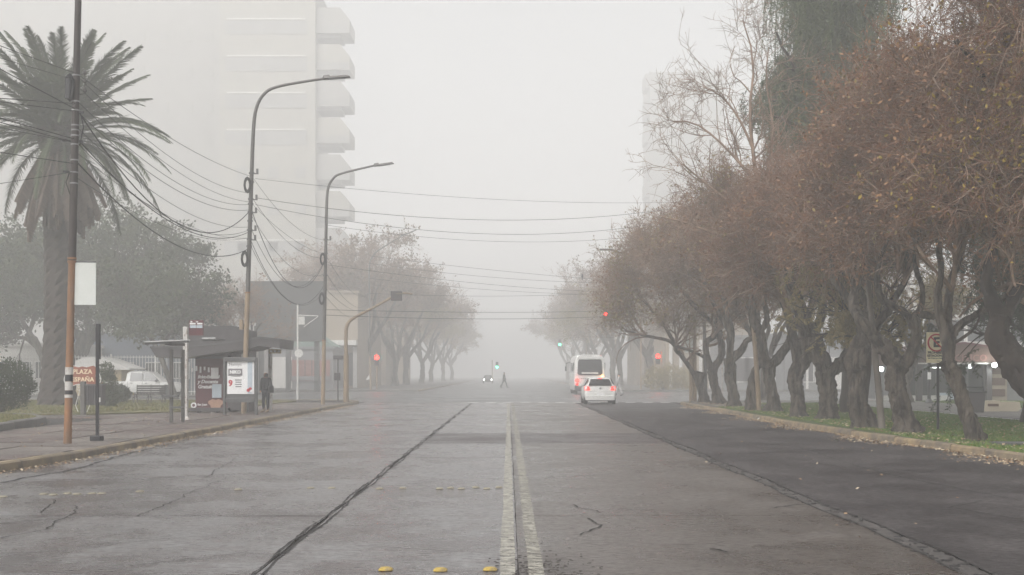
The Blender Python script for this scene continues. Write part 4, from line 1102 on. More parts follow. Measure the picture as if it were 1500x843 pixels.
b = MB(); K = 46; n = 16; H = W(84, 205, PY_).z - .19; Vv = []
for i in range(K):
    f = i / (K - 1); z = f * H; r_ = .66 + .22 * math.exp(-f * 14) - .03 * math.sin(f * 3) + .05 * f
    for j in range(n):
        a = 2 * math.pi * j / n + (i % 2) * math.pi / n
        q = 1 + (.06 if (i + j) % 2 else -.05) * (1 if i % 2 else .4) + float(gp.normal(0, .018)) + .04 * math.sin(a * 2 + z)
        Vv.append((pb.x + .12 * math.sin(f * 2) + r_ * q * math.cos(a), pb.y + r_ * q * math.sin(a), pb.z + z))
b.poly(Vv, [(i * n + j, i * n + (j + 1) % n, (i + 1) * n + (j + 1) % n, (i + 1) * n + j) for i in range(K - 1) for j in range(n)])
b.build('trunk', M['palm_bark'], palm)
b = MB(); b.lathe([(.65, -.9), (.95, -.2), (1.0, .4), (.8, 1.0), (.45, 1.5)], (pb.x + .1, pb.y, pb.z + H), 14); b.build('crown_boss', M['palm_bark'], palm, smooth=True)
fm = [frond_mesh('frond', gp, L, False, bf) for L, bf in ((5.0, .28), (5.3, .42), (4.9, .6), (5.2, .2), (5.3, .5))]
fd = [frond_mesh('dead_frond', gp, L, True, bf) for L, bf in ((3.4, .1), (3.8, .16), (3.0, .05))]
pr_ = random.Random(5)
top = Vector((.1, 0, H + .55))
for i in range(104):
    f = (i + .5) / 104; az = i * 2.39996 + pr_.uniform(-.15, .15); el = 78 - 100 * f ** 1.05 + pr_.uniform(-6, 6)
    o = link_mesh('frond', fm[(4 if el < 0 else pr_.choice((0, 3) if el > 45 else (0, 1, 4, 2)))], palm)
    o.location = top + Vector((math.cos(az) * .35, math.sin(az) * .35, -.6 * f)); o.rotation_euler = (pr_.uniform(-.3, .3), -R(el), az); s = pr_.uniform(.78, 1.02); o.scale = (s, s, s)
for i in range(90):
    az = i * 2.39996 + pr_.uniform(-.2, .2); el = -62 - 26 * pr_.random()
    o = link_mesh('dead_frond', fd[i % 3], palm)
    o.location = top + Vector((math.cos(az) * .6, math.sin(az) * .6, -.7 - .7 * pr_.random())); o.rotation_euler = (pr_.uniform(-.5, .5), -R(el), az); s = pr_.uniform(.8, 1.15); o.scale = (s, s * 1.1, s)

# ================================================================== helpers for lettering and figures
def text_mesh(s, size, mt, extrude=.004, bold=0.0, shear=0.0, align='CENTER', space=1.0):
    cu = bpy.data.curves.new('lettering', 'FONT'); cu.body = s; cu.size = size; cu.extrude = extrude; cu.align_x = align; cu.align_y = 'CENTER'
    cu.offset = bold; cu.shear = shear; cu.resolution_u = 2; cu.space_character = space
    t = bpy.data.objects.new('lettering', cu); COL.objects.link(t)
    dg = bpy.context.evaluated_depsgraph_get(); dg.update()
    me = bpy.data.meshes.new_from_object(t.evaluated_get(dg)); bpy.data.objects.remove(t); bpy.data.curves.remove(cu)
    me.materials.clear(); me.materials.append(mt); return me
def lettering(s, size, mt, parent, at, rz=0.0, **kw):
    """upright letters facing -Y (towards the camera)"""
    o = link_mesh('lettering', text_mesh(s, size, mt, **kw), parent)
    o.location = Vector(at) - wloc(parent); o.rotation_euler = (R(90), 0, rz); return o

def skin_body(name, verts, edges, radii, mt, parent, sub=2):
    me = bpy.data.meshes.new(name); me.from_pydata(verts, edges, []); o = bpy.data.objects.new(name, me); COL.objects.link(o)
    md = o.modifiers.new('skin', 'SKIN'); md.use_smooth_shade = True
    for i, r_ in enumerate(radii):
        sv = me.skin_vertices[0].data[i]; sv.radius = r_ if hasattr(r_, '__len__') else (r_, r_)
    me.skin_vertices[0].data[0].use_root = True
    s = o.modifiers.new('sub', 'SUBSURF'); s.levels = sub; s.render_levels = sub
    dg = bpy.context.evaluated_depsgraph_get(); dg.update()
    m2 = bpy.data.meshes.new_from_object(o.evaluated_get(dg)); bpy.data.objects.remove(o); bpy.data.meshes.remove(me)
    m2.materials.clear(); m2.materials.append(mt)
    m2.polygons.foreach_set('use_smooth', [True] * len(m2.polygons))
    return link_mesh(name, m2, parent)

def person(label, loc, h, rz, top, legs, shoes, stride=0.0, hood=False, bag=None, group=None):
    """a clothed walking or standing figure: continuous body, clothes as shells that follow it"""
    root = thing('person', label, 'person', loc, group); k = h / 1.7
    def S(p): return (p[0] * k, p[1] * k, p[2] * k)
    s = stride
    J = dict(pel=(0, 0, .93), sp=(0, 0, 1.12), ch=(0, .0, 1.32), nk=(0, 0, 1.46), hd=(0, .015, 1.56), ht=(0, .02, 1.66),
             lh=(-.09, 0, .88), lk=(-.10, -s * .24 + .02, .48), la=(-.10, -s * .48, .09), lf=(-.11, -s * .48 + .15, .035),
             rh=(.09, 0, .88), rk=(.10, s * .26 + .03, .49), ra=(.10, s * .40, .09), rf=(.11, s * .40 + .15, .035),
             ls=(-.18, 0, 1.38), le=(-.24, s * .12 - .02, 1.12), lw=(-.23, s * .25 + .06, .90), ln=(-.22, s * .3 + .09, .82),
             rs=(.18, 0, 1.38), re=(.24, -s * .12 - .02, 1.12), rw=(.23, -s * .2 + .06, .90), rn=(.22, -s * .22 + .09, .82))
    names = list(J); ix = {n_: i for i, n_ in enumerate(names)}
    rad = dict(pel=.125, sp=.11, ch=.13, nk=.05, hd=.075, ht=.06, lh=.085, lk=.052, la=.036, lf=.032, rh=.085, rk=.052, ra=.036, rf=.032,
               ls=.055, le=.04, lw=.027, ln=.03, rs=.055, re=.04, rw=.027, rn=.03)
    E = [('pel', 'sp'), ('sp', 'ch'), ('ch', 'nk'), ('nk', 'hd'), ('hd', 'ht'), ('pel', 'lh'), ('lh', 'lk'), ('lk', 'la'), ('la', 'lf'), ('pel', 'rh'), ('rh', 'rk'), ('rk', 'ra'), ('ra', 'rf'),
         ('ch', 'ls'), ('ls', 'le'), ('le', 'lw'), ('lw', 'ln'), ('ch', 'rs'), ('rs', 're'), ('re', 'rw'), ('rw', 'rn')]
    skin_body('body', [S(J[n_]) for n_ in names], [(ix[a], ix[b_]) for a, b_ in E], [(rad[n_] * k * (.8 if n_ in ('pel', 'sp', 'ch') else 1), rad[n_] * k) for n_ in names], M['skin'], root)
    def shell(nm, keys, edges, extra, mt):
        return skin_body(nm, [S(J[q]) for q in keys], [(keys.index(a), keys.index(b_)) for a, b_ in edges], [(extra.get(q, rad[q] + .018) * k,) * 2 for q in keys], mt, root)
    shell('jacket', ['sp', 'pel', 'ch', 'nk', 'ls', 'le', 'lw', 'rs', 're', 'rw'], [('pel', 'sp'), ('sp', 'ch'), ('ch', 'nk'), ('ch', 'ls'), ('ls', 'le'), ('le', 'lw'), ('ch', 'rs'), ('rs', 're'), ('re', 'rw')],
          dict(pel=.165, sp=.155, ch=.165, nk=.075, ls=.085, rs=.085, le=.066, re=.066, lw=.05, rw=.05), M[top])
    shell('trousers', ['pel', 'lh', 'lk', 'la', 'rh', 'rk', 'ra'], [('pel', 'lh'), ('lh', 'lk'), ('lk', 'la'), ('pel', 'rh'), ('rh', 'rk'), ('rk', 'ra')], dict(pel=.14, lh=.105, rh=.105, lk=.07, rk=.07, la=.05, ra=.05), M[legs])
    for a, f_ in (('la', 'lf'), ('ra', 'rf')):
        c = Vector(J[a]); d = Vector(J[f_])
        skin_body('boot', [S((c.x, c.y, c.z + .18)), S(c), S((d.x, d.y - .02, .045)), S((d.x, d.y + .06, .04))], [(0, 1), (1, 2), (2, 3)], [.062 * k, .056 * k, .052 * k, .04 * k], M[shoes], root)
    if hood: skin_body('hood', [S((0, -.01, 1.44)), S((0, -.005, 1.55)), S((0, .0, 1.65))], [(0, 1), (1, 2)], [.10 * k, .108 * k, .085 * k], M[top], root)
    else: skin_body('hair', [S((0, -.02, 1.53)), S((0, -.005, 1.62)), S((0, .02, 1.67))], [(0, 1), (1, 2)], [.08 * k, .092 * k, .07 * k], M['hair'], root)
    b = MB()   # face details: nose, brows, ears
    b.box(S((0, .095, 1.56)), (.025 * k, .03 * k, .04 * k), taper=.6).box(S((-.03, .085, 1.585)), (.03 * k, .01 * k, .008 * k)).box(S((.03, .085, 1.585)), (.03 * k, .01 * k, .008 * k)).box(S((0, .088, 1.515)), (.04 * k, .012 * k, .01 * k))
    o = link_mesh('face', b.mesh('face', M['skin']), root)
    if bag:
        b = MB(); b.bbox(S(bag), (.16 * k, .26 * k, .30 * k), .05 * k); o = link_mesh('shoulder_bag', b.mesh('shoulder_bag', M['cloth_black'], smooth=False), root)
        b = MB(); b.tube([S((bag[0], bag[1], bag[2] + .13)), S((-.19, .02, 1.2)), S((-.15, .03, 1.46)), S((-.2, -.06, 1.2)), S((bag[0], bag[1] - .08, bag[2] + .13))], .014 * k, 5)
        link_mesh('bag_strap', b.mesh('bag_strap', M['cloth_black']), root)
    root.rotation_euler = (0, 0, rz); return root

p = GP(389.5, 605)
person('person in a black hooded jacket and tan boots waiting beside the lit poster', p, 1.56, R(155), 'cloth_black', 'cloth_jean', 'boot', 0.03, hood=True, bag=(-.27, .02, .98))
person('faint dark figure striding across the road in the distant fog', W(738.5, 568, 143) * 1.0, 1.84, R(-80), 'cloth_black', 'cloth_jean', 'cloth_black', .75).location.z = 0
person('person in pale clothes crossing behind the white car', Vector((W(907, 578, 90).x, 90, 0)), 1.66, R(75), 'cloth_pale', 'cloth_pale', 'cloth_jean', .6)

# ================================================================== LEFT SIDE
# --- tall pole nearest the camera
base = GP(99, 650); Y = base.y
pt = thing('utility_pole', 'tall dark utility pole with an orange lower half and blank white banner, nearest the camera', 'utility pole', base)
z1 = W(0, 384, Y).z; up_x = lambda z: base.x + (z - .15) * .024
b = MB(); b.tube([(up_x(z), Y, z) for z in (.13, 1.2, 2.5, z1)], [.085, .08, .076, .075], 14); b.build('lower_shaft', M['pole_orange'], pt, smooth=True)
b = MB(); b.tube([(up_x(z), Y, z) for z in (z1 + .04, 6, 8, 10, 12.5)], [.085, .08, .072, .066, .06], 14); b.build('upper_shaft', M['pole_dark'], pt, smooth=True)
for k_, z in enumerate((z1 - .02, z1 + .05)):
    MB().cyl((up_x(z), Y, z), .094, .045, 14).build('collar', M['pole_orange'], pt)
for py0, py1, mt in ((538, 549, 'white_worn'), (549, 559, 'black'), (559, 572, 'white_worn'), (572, 578, 'black'), (578, 583, 'white_worn')):
    z0, z2 = W(0, py1, Y).z, W(0, py0, Y).z; MB().cyl((up_x(z0), Y, z0), .083, z2 - z0 - .004, 14).build('tape_band', M[mt], pt)
bz0, bz1 = W(0, 448, Y).z, W(0, 384, Y).z; bx0, bx1 = W(108.5, 0, Y).x, W(140.5, 0, Y).x
MB().box(((bx0 + bx1) / 2, Y, (bz0 + bz1) / 2), (bx1 - bx0, .02, bz1 - bz0 - .03)).build('banner', M['blank'], pt)
MB().tube([(bx0 - .05, Y, bz1), (bx1, Y, bz1)], .018, 8).build('banner_rail', M['black'], pt)
for py in (112, 150, 163, 185, 192, 200, 213, 236, 254, 270):
    z = W(0, py, Y).z; MB().cyl((up_x(z), Y, z), .086, .03, 12).build('clamp', M['steel'], pt)
z = W(0, 130, Y).z
b = MB()
for r_ in (.22, .25, .28): b.tube([(up_x(z) - .10 + r_ * .28 * math.cos(a / 12 * 6.283), Y - .10 + .02 * math.sin(a), z + r_ * math.sin(a / 12 * 6.283)) for a in range(13)], .022, 6, cap=False)
b.build('cable_coil', M['cable'], pt)
b = MB(); b.bbox((up_x(z) - .13, Y - .07, z), (.12, .14, .48), .02); b.build('junction_box', M['black'], pt)
b = MB(); b.tube([(up_x(z) + .06, Y, z + .28), (up_x(z) + .2, Y - .05, z + .3), (up_x(z) + .2, Y - .05, z - .12), (up_x(z) + .07, Y, z - .12)], .012, 6)
for q in (.28, .1, -.1): b.lathe([(.02, 0), (.04, .02), (.04, .06), (.02, .09)], (up_x(z) + .2, Y - .05, z + q), 8)
b.build('insulator_bracket', M['pole_grey'], pt)
for px, py in ((95, 206), (118, 208), (96, 252), (119, 165)):
    q = W(px, py, Y); MB().box(q, (.09, .06, .05)).box((q.x * .5 + up_x(q.z) * .5, Y, q.z), (abs(q.x - up_x(q.z)), .02, .02)).build('bracket', M['black'], pt)
b = MB(); zz = W(0, 165, Y).z
b.tube([(up_x(zz) + .1, Y, zz), (up_x(zz) + .17, Y, zz - .3), (up_x(zz) + .12, Y - .03, zz - .6), (up_x(zz) + .09, Y, zz - .7)], .012, 5)
zz = W(0, 254, Y).z; b.tube([(up_x(zz) - .1, Y, zz), (up_x(zz) - .16, Y - .03, zz - .2), (up_x(zz) - .07, Y - .05, zz - .45)], .012, 5); b.build('cable_loop', M['cable'], pt)
arm = MB(); arm.tube([(up_x(12.3), Y, 12.3), (-8.4, Y, 13.0), (-6.6, Y, 13.3)], .04, 8); arm.build('lamp_arm', M['pole_dark'], pt)

# --- short black post
base = GP(142, 646); Y = base.y
t = thing('bus_stop_post', 'short black square post on a small block beside the tall orange pole', 'post', base)
MB().bbox(base + Vector((0, 0, .055)), (.24, .24, .11), .01).build('base_block', M['black'], t)
MB().box(base + Vector((.01, 0, 1.3)), (.062, .062, 2.4)).build('shaft', M['black'], t)
MB().bbox(base + Vector((.03, 0, 2.18)), (.085, .09, .78), .01).build('head_plate', M['black'], t)
MB().box(base + Vector((.075, -.03, 0.9)), (.02, .05, .1)).build('tag_plate', M['white'], t)

# --- plaza sign with scroll ironwork
base = GP(121, 606); Y = base.y
t = thing('plaza_sign', 'brick red sign reading PLAZA ESPAÑA with white scroll ironwork on a white post', 'sign', base)
cx_, cz = W(121, 0, Y).x, W(0, 550.5, Y).z; w_, h_ = .50, .37
outl = [(-w_, h_ * .8), (-w_ * .8, h_), (-w_ * .3, h_ * .82), (0, h_ * .92), (w_ * .3, h_ * .82), (w_ * .8, h_), (w_, h_ * .8), (w_ * .95, 0), (w_, -h_ * .8), (w_ * .8, -h_), (w_ * .3, -h_ * .82), (0, -h_ * .92), (-w_ * .3, -h_ * .82), (-w_ * .8, -h_), (-w_, -h_ * .8), (-w_ * .95, 0)]
b = MB(); b.prism([(cx_ + x, cz + z) for x, z in outl], Y - .015, Y + .015); b.build('sign_board', M['sign_red'], t)
b = MB(); b.tube([(cx_ + x * 1.04, Y - .012, cz + z * 1.05) for x, z in outl + outl[:1]], .016, 6, cap=False)
def spiral(b, cx, cz, r0, turns, sgn, a0, rr=.014):
    P = []
    for i in range(18):
        f = i / 17; a = a0 + sgn * turns * 6.283 * f; r_ = r0 * (1 - .78 * f); P.append((cx + r_ * math.cos(a), Y - .012, cz + r_ * math.sin(a)))
    b.tube(P, rr, 5)
for s_ in (-1, 1):
    spiral(b, cx_ + s_ * .13, cz + h_ + .10, .10, 1.3, s_, R(-90 if s_ > 0 else -90)); spiral(b, cx_ + s_ * .13, cz - h_ - .10, .10, 1.3, -s_, R(90))
    spiral(b, cx_ + s_ * .60, cz - .18, .10, 1.2, -s_, R(90)); b.tube([(cx_ + s_ * .52, Y - .012, cz + .26), (cx_ + s_ * .62, Y - .012, cz + .08), (cx_ + s_ * .69, Y - .012, cz - .12), (cx_ + s_ * .66, Y - .012, cz - .26)], .015, 5)
    b.tube([(cx_ + s_ * .05, Y, cz - h_), (cx_ + s_ * .18, Y, .75), (cx_ + s_ * .26, Y, .45), (cx_ + s_ * .16, Y, .2)], .014, 5)
b.build('scroll_frame', M['white'], t)
MB().tube([(cx_, Y + .03, .14), (cx_, Y + .03, cz - .2)], .045, 10).build('post', M['white'], t)
lettering('PLAZA', .225, M['cream'], t, (cx_, Y - .022, cz + .14), bold=.008, space=1.1)
lettering('ESPAÑA', .225, M['cream'], t, (cx_ + .01, Y - .022, cz - .15), bold=.008, space=1.05)

# --- litter bin and its concrete post
base = GP(138, 608); Y = base.y
t = thing('litter_bin', 'dark grey mesh litter bin hung on a pale concrete post behind the short black post', 'litter bin', base)
b = MB(); b.prism([(-.30, .36), (.24, .36), (.27, 1.06), (-.33, 1.06)], -.22, .22)
o = link_mesh('bin_body', b.mesh('bin_body', M['charcoal']), t); o.location = (0.08, 0, 0)
b = MB(); b.box((.05, 0, 1.08), (.64, .5, .05)); link_mesh('rim', b.mesh('rim', M['grey_metal']), t)
for i in range(7): link_mesh('bar', MB().box((-.20 + i * .08, -.235, .7), (.012, .02, .66)).mesh('bar', M['black']), t)
b = MB(); b.bbox((-.40, .02, .60), (.17, .2, 1.2), .02); link_mesh('concrete_post', b.mesh('concrete_post', M['path']), t)

# --- street lamps
def street_lamp(label, base, top_px, neck, head, zcol, wires=True):
    Y = base.y; t = thing('street_lamp', label, 'street lamp', base, 'curved arm street lamps on the left pavement')
    A = W(*top_px, Y)
    lx = lambda z: base.x + (A.x - base.x) * (z - base.z) / (A.z - base.z)
    b = MB(); b.tube([(lx(z), Y, z) for z in (.13, zcol * .5, zcol)], [.10, .095, .09], 12); b.build('lower_shaft', M['pole_beige'], t, smooth=True)
    MB().cyl((lx(zcol) , Y, zcol), .105, .05, 12).build('collar', M['pole_orange'], t)
    N_ = [W(px, py, Y) for px, py in neck]
    P = [Vector((lx(z), Y, z)) for z in (zcol + .05, (zcol + A.z) / 2)] + smooth_poly([A] + N_, 5)
    b = MB(); b.tube(P, [.088, .08] + list(np.linspace(.072, .045, len(P) - 2)), 12); b.build('upper_shaft', M['pole_grey'], t, smooth=True)
    h0, h1 = W(*head[0], Y), W(*head[1], Y)
    b = MB(); d = (h1 - h0); rz = math.atan2(d.z, d.x); c = (h0 + h1) / 2
    b.box(c, (d.length, .30, .07), ry=-rz, taper=.85); b.box(h0 + d * .12 + Vector((0, 0, .05)), (d.length * .3, .22, .09), ry=-rz, taper=.7); b.build('lamp_head', M['pole_grey'], t)
    MB().box(c - Vector((0, 0, .045)), (d.length * .6, .22, .02), ry=-rz).build('lens', M['glass'], t)
    return t, lx
LB = GP(357, 606); tB, lxB = street_lamp('near curved arm street lamp rising over the bus stop kiosk', LB, (370, 215), [(374, 165), (387, 138), (412, 126), (478, 115)], [(474, 115), (513, 112)], W(0, 430, LB.y).z)
LC = GP(473, 593); tC, lxC = street_lamp('second curved arm street lamp, just left of the orange signal mast', LC, (478, 320), [(480, 280), (488, 262), (502, 254), (552, 242)], [(548, 243), (577, 239)], 3.2)
LD = GP(543, 571.2); tD, lxD = street_lamp('faint third street lamp whose arm shows against the foggy left trees', LD, (541, 430), [(541, 390), (546, 376), (556, 366), (590, 345)], [(588, 346), (610, 337)], 3.2)
for t, lx, Y, zs in ((tB, lxB, LB.y, (272, 380)), (tC, lxC, LC.y, (380, 438))):
    for i, py in enumerate(zs):
        z = W(0, py, Y).z; b = MB(); s_ = Y / 46
        for r_ in (.20, .25, .29):
            b.tube([(lx(z) - .12 - .01 * i + r_ * .42 * math.cos(a / 12 * 6.283), Y - .12, z + r_ * math.sin(a / 12 * 6.283)) for a in range(13)], .025, 6, cap=False)
        b.build('cable_coil', M['cable'], t)
    for py in ((255, 268, 293, 300, 312, 325, 338, 352, 362) if lx is lxB else (352, 372, 405, 425)):
        z = W(0, py, Y).z; MB().cyl((lx(z), Y, z), .105, .05, 10).build('clamp', M['grey_metal'], t)
        if py in (255, 293, 312, 338, 352): MB().box((lx(z) + .12, Y - .05, z), (.24, .04, .04)).box((lx(z) + .22, Y - .05, z + .08), (.07, .07, .2)).build('bracket', M['grey_metal'], t)
z = W(0, 476, LB.y).z
MB().bbox((lxB(z) - .19, LB.y - .02, z), (.14, .12, .36), .02).build('meter_box', M['pole_beige'], tB)
for py0, py1 in ((528, 536), (545, 552)):
    z = W(0, py1, LB.y).z; MB().cyl((lxB(z), LB.y, z), .112, .16, 12).build('tape_band', M['white_worn'], tB)

# --- white sign post by the bus stop
base = GP(272, 615); Y = base.y
t = thing('bus_stop_sign', 'white square post with a dark maroon bus stop plate at its top', 'bus stop sign', base)
zt = W(0, 479, Y).z
MB().bbox((base.x, Y, (zt + .15) / 2), (.15, .15, zt - .15), .015).build('post', M['white_worn'], t)
MB().box((base.x, Y, .20), (.30, .26, .10), taper=.6).build('foot', M['white_worn'], t)
c = W(288, 480.5, Y); MB().bbox((c.x, Y - .04, c.z), (.47, .05, .49), .03).build('sign_plate', M['sign_maroon'], t)
for i, (dx, dz, w_, h_, mt) in enumerate(((-.11, .13, .19, .05, 'print_white'), (.12, .13, .17, .05, 'print_white'), (-.10, .035, .20, .09, 'print_blue'), (.11, .035, .19, .09, 'print_blue'), (-.15, .19, .06, .03, 'print_white'), (.03, .19, .07, .03, 'print_white'))):
    MB().box((c.x + dx, Y - .069, c.z + dz), (w_, .006, h_)).build('printed_panel', M[mt], t)

# --- slim steel shelter
pL, pR = GP(251, 619), GP(268, 618); Y = pL.y
t = thing('bus_shelter', 'slim open bus shelter with a flat steel roof on two posts', 'bus shelter', (pL.x, Y, .15))
for p in (pL, pR): MB().box((p.x, p.y, (2.36 + .15) / 2), (.09, .09, 2.22)).build('post', M['pole_grey'], t)
x0, x1 = W(221, 0, Y).x, W(322, 0, Y).x; z0, z1 = W(0, 506, Y).z, W(0, 501, Y).z
b = MB(); b.poly([(x0, Y - .6, z0), (x1, Y - .6, z1), (x1, Y + .7, z1 + .05), (x0, Y + .7, z0 + .05), (x0, Y - .6, z0 + .06), (x1, Y - .6, z1 + .06), (x1, Y + .7, z1 + .11), (x0, Y + .7, z0 + .11)],
                [(3, 2, 1, 0), (4, 5, 6, 7), (0, 1, 5, 4), (1, 2, 6, 5), (2, 3, 7, 6), (3, 0, 4, 7)]); b.build('roof', M['grey_metal'], t)
MB().tube([(x0, Y - .62, z0 + .075), ((x0 + x1) / 2 + .3, Y - .62, (z0 + z1) / 2 + .08)], .03, 8).build('roof_edge', M['steel'], t)
MB().tube([(x1 - .38, Y - .62, z1 + .075), (x1 + .02, Y - .62, z1 + .075)], .04, 8).build('roof_edge', M['steel'], t)
for p in (pL, pR): MB().box((p.x, Y + .05, (z0 + z1) / 2 - .02), (.07, 1.2, .09)).build('roof_bracket', M['pole_grey'], t)
MB().box((W(251, 0, Y).x, Y - .1, W(0, 580.5, Y).z), (.46, .22, .05)).build('leaning_rail', M['grey_metal'], t)
MB().box((W(260, 0, Y).x, Y - .1, W(0, 597, Y).z), (.36, .26, .05)).build('seat', M['grey_metal'], t)

# --- large kiosk style stop: charcoal canopy, poster walls
Y = 46.0
t = thing('bus_stop_kiosk', 'large bus stop kiosk with a charcoal wedge canopy over poster walls', 'bus stop', (W(320, 0, Y).x, Y + 1, .15))
def cano(name, pts, y0, y1, m):
    MB().prism([(W(px, 0, Y).x, W(0, py, Y).z) for px, py in pts], y0, y1).build(name, m, t)
cano('canopy', [(223, 509), (232, 524), (275, 524), (366, 512), (380, 507), (412, 511), (413, 497), (383, 494), (345, 500), (300, 506)], Y - .3, Y + 2.6, M['charcoal'])
cano('upper_volume', [(272, 506), (272, 479), (338, 477), (358, 483), (358, 499), (345, 500.5), (300, 506.5)], Y + .1, Y + 2.3, M['charcoal'])
cano('fascia_trim', [(223, 508), (223, 510.5), (300, 507.5), (345, 502), (383, 496), (413, 499), (413, 497), (383, 493.6), (345, 499.6), (300, 505.6)], Y - .32, Y - .30, M['grey_metal'])
for i, px in enumerate((329, 352)): MB().box((W(px, 0, Y).x, Y + 1.7, 1.35), (.2, 1.4, 2.35)).build('support_wall', M['charcoal'], t)
x0, x1 = W(277, 0, Y).x, W(327, 0, Y).x
MB().box(((x0 + x1) / 2, Y + 1.0, 1.35), (x1 - x0, .14, 2.3)).build('back_wall', M['charcoal'], t)
zc0, zc1 = W(0, 600, Y).z, W(0, 545, Y).z
MB().box(((x0 + x1) / 2, Y + .90, (.32 + 2.2) / 2), (x1 - x0 - .04, .04, 1.88)).build('maroon_poster', M['sign_maroon'], t)
lx0 = x0 + .10
yy = Y + .872
for s_, py, sz in (('Boleto Estudiantil', 552.5, .165), ('y Docente', 559.5, .19), ('Gratuito', 567, .19)):
    lettering(s_, sz, M['print_white'], t, (lx0, yy, W(0, py, Y + .9).z), bold=.006, shear=.25, align='LEFT', space=.95 if len(s_) < 12 else .75)
MB().box((W(315, 0, Y + .9).x, yy - .02, W(0, 547, Y + .9).z), (.28, .01, .42)).build('white_notice', M['print_white'], t)
MB().box((W(318, 0, Y + .9).x, yy - .02, W(0, 573, Y + .9).z), (.36, .01, .52)).build('grey_notice', M['print_blue'], t)
for i in range(5): MB().box((W(282 + i * 6, 0, Y + .9).x, yy - .006, W(0, 542, Y + .9).z + (i % 2) * .05), (.07, .01, .14 + .05 * (i % 3))).build('paper_strip', M['print_white'], t)
b = MB(); b.disc((W(284, 0, Y + .9).x, yy, W(0, 594, Y + .9).z), .11, .02, n=20); b.build('round_logo', M['print_white'], t)
b = MB(); b.disc((W(284, 0, Y + .9).x, yy - .012, W(0, 594, Y + .9).z), .055, .01, n=16); b.build('logo_centre', M['sign_maroon'], t)
lettering('San Juan', .11, M['print_white'], t, (W(289.5, 0, Y + .9).x, yy, W(0, 593, Y + .9).z), bold=.003, align='LEFT')
g_ = random.Random(3)      # the hands printed at the poster's corner, cut out of flat sheet
b = MB(); P = []
for i in range(16):
    a = i / 16 * 6.283; r_ = 1 + .18 * math.sin(3 * a) + .1 * math.sin(7 * a); P.append((W(316.5, 0, Y + .9).x + .27 * r_ * math.cos(a), W(0, 592, Y + .9).z + .20 * r_ * math.sin(a)))
b.prism(P, yy - .035, yy - .02); b.build('printed_hand', M['skin'], t)
MB().box((W(300, 0, Y).x, Y + .8, .27), (1.5, .5, .12)).build('bench', M['charcoal'], t)
for px in (284, 312): MB().box((W(px, 0, Y).x, Y + .8, .2), (.08, .3, .1)).build('leg', M['charcoal'], t)
for px in (337,): MB().box((W(px, 0, Y).x, Y + 1.1, .48), (.6, .5, .5)).build('bench', M['charcoal'], t)

# --- free standing lit poster
Y = 44.3
x0, x1 = W(327, 0, Y).x, W(377.5, 0, Y).x; zt = W(0, 524, Y).z
t = thing('poster_stand', 'grey framed poster stand reading NIKO with a red 9 in front of the kiosk', 'poster stand', ((x0 + x1) / 2, Y, .15))
for x in (x0 + .05, x1 - .05): MB().bbox((x, Y, (zt + .15) / 2), (.09, .14, zt - .15), .01).build('post', M['grey_metal'], t)
MB().bbox(((x0 + x1) / 2, Y, zt - .07), (x1 - x0 - .1, .2, .14), .02).build('top_box', M['grey_metal'], t)
zb = W(0, 588, Y).z
MB().bbox(((x0 + x1) / 2, Y, zb + .04), (x1 - x0 - .19, .16, .16), .02).build('bottom_box', M['grey_metal'], t)
MB().box(((x0 + x1) / 2, Y + .03, (zt + zb) / 2 - .02), (x1 - x0 - .2, .08, zt - zb - .28)).build('case', M['grey_metal'], t)
px0, px1 = W(343 - 10, 0, Y).x, W(372.5, 0, Y).x; pz0, pz1 = W(0, 577.5, Y).z, W(0, 530, Y).z
MB().box(((px0 + px1) / 2, Y - .02, (pz0 + pz1) / 2), (px1 - px0, .02, pz1 - pz0)).build('poster', M['print_white'], t)
MB().box((W(366.5, 0, Y).x, Y - .034, (pz0 + pz1) / 2), (.17, .008, pz1 - pz0 - .02)).build('side_strip', M['blue_roof'] if False else M['print_blue'], t)
MB().box((W(345, 0, Y).x, Y - .036, W(0, 545.5, Y).z), (.50, .008, .25)).build('title_box', M['print_grey'], t)
lettering('NIKO', .16, M['print_white'], t, (W(345, 0, Y).x, Y - .044, W(0, 545.5, Y).z), bold=.008)
lettering('Nannys', .15, M['print_grey'], t, (W(345, 0, Y).x, Y - .034, W(0, 534, Y).z))
lettering('9', .30, M['print_red'], t, (W(338, 0, Y).x, Y - .034, W(0, 562, Y).z), bold=.012)
for i in range(4): MB().box((W(349.5, 0, Y).x, Y - .034, W(0, 557 + i * 3.2, Y).z), (.24 - .03 * (i % 2), .006, .035)).build('text_line', M['print_grey'], t)
MB().box((W(346, 0, Y).x, Y - .034, W(0, 551.5, Y).z), (.34, .006, .018)).build('text_line', M['print_grey'], t)
for dx, dz, mt in ((364, 572, 'print_red'), (369, 573, 'print_white'), (367, 570, 'print_red')):
    b = MB(); b.disc((W(dx, 0, Y).x, Y - .045, W(0, dz, Y).z), .06, .01, n=12); b.build('printed_shape', M[mt], t)
# white round column at the right of the kiosk, and little green plate under the canopy
base = GP(396, 603); t = thing('column', 'white paint flaked column right of the waiting person under the canopy end', 'column', base)
MB().lathe([(.14, 0), (.14, .06), (.085, .12), (.08, 2.45)], base, 12).build('shaft', M['white_worn'], t)
c = W(403, 515, 47.6); MB().box(c, (.48, .04, .17)).box(c + Vector((0, 0, .12)), (.02, .02, .1)); b = MB(); b.box(c, (.48, .04, .17)); b.build('hanging_plate', M['yellow_wall'], bpy.data.objects['bus_stop_kiosk'])
for i in range(3): MB().box(c + Vector((-.15 + .15 * i, -.03, 0)), (.09, .006, .07)).build('printed_panel', M['print_white'], bpy.data.objects['bus_stop_kiosk'])

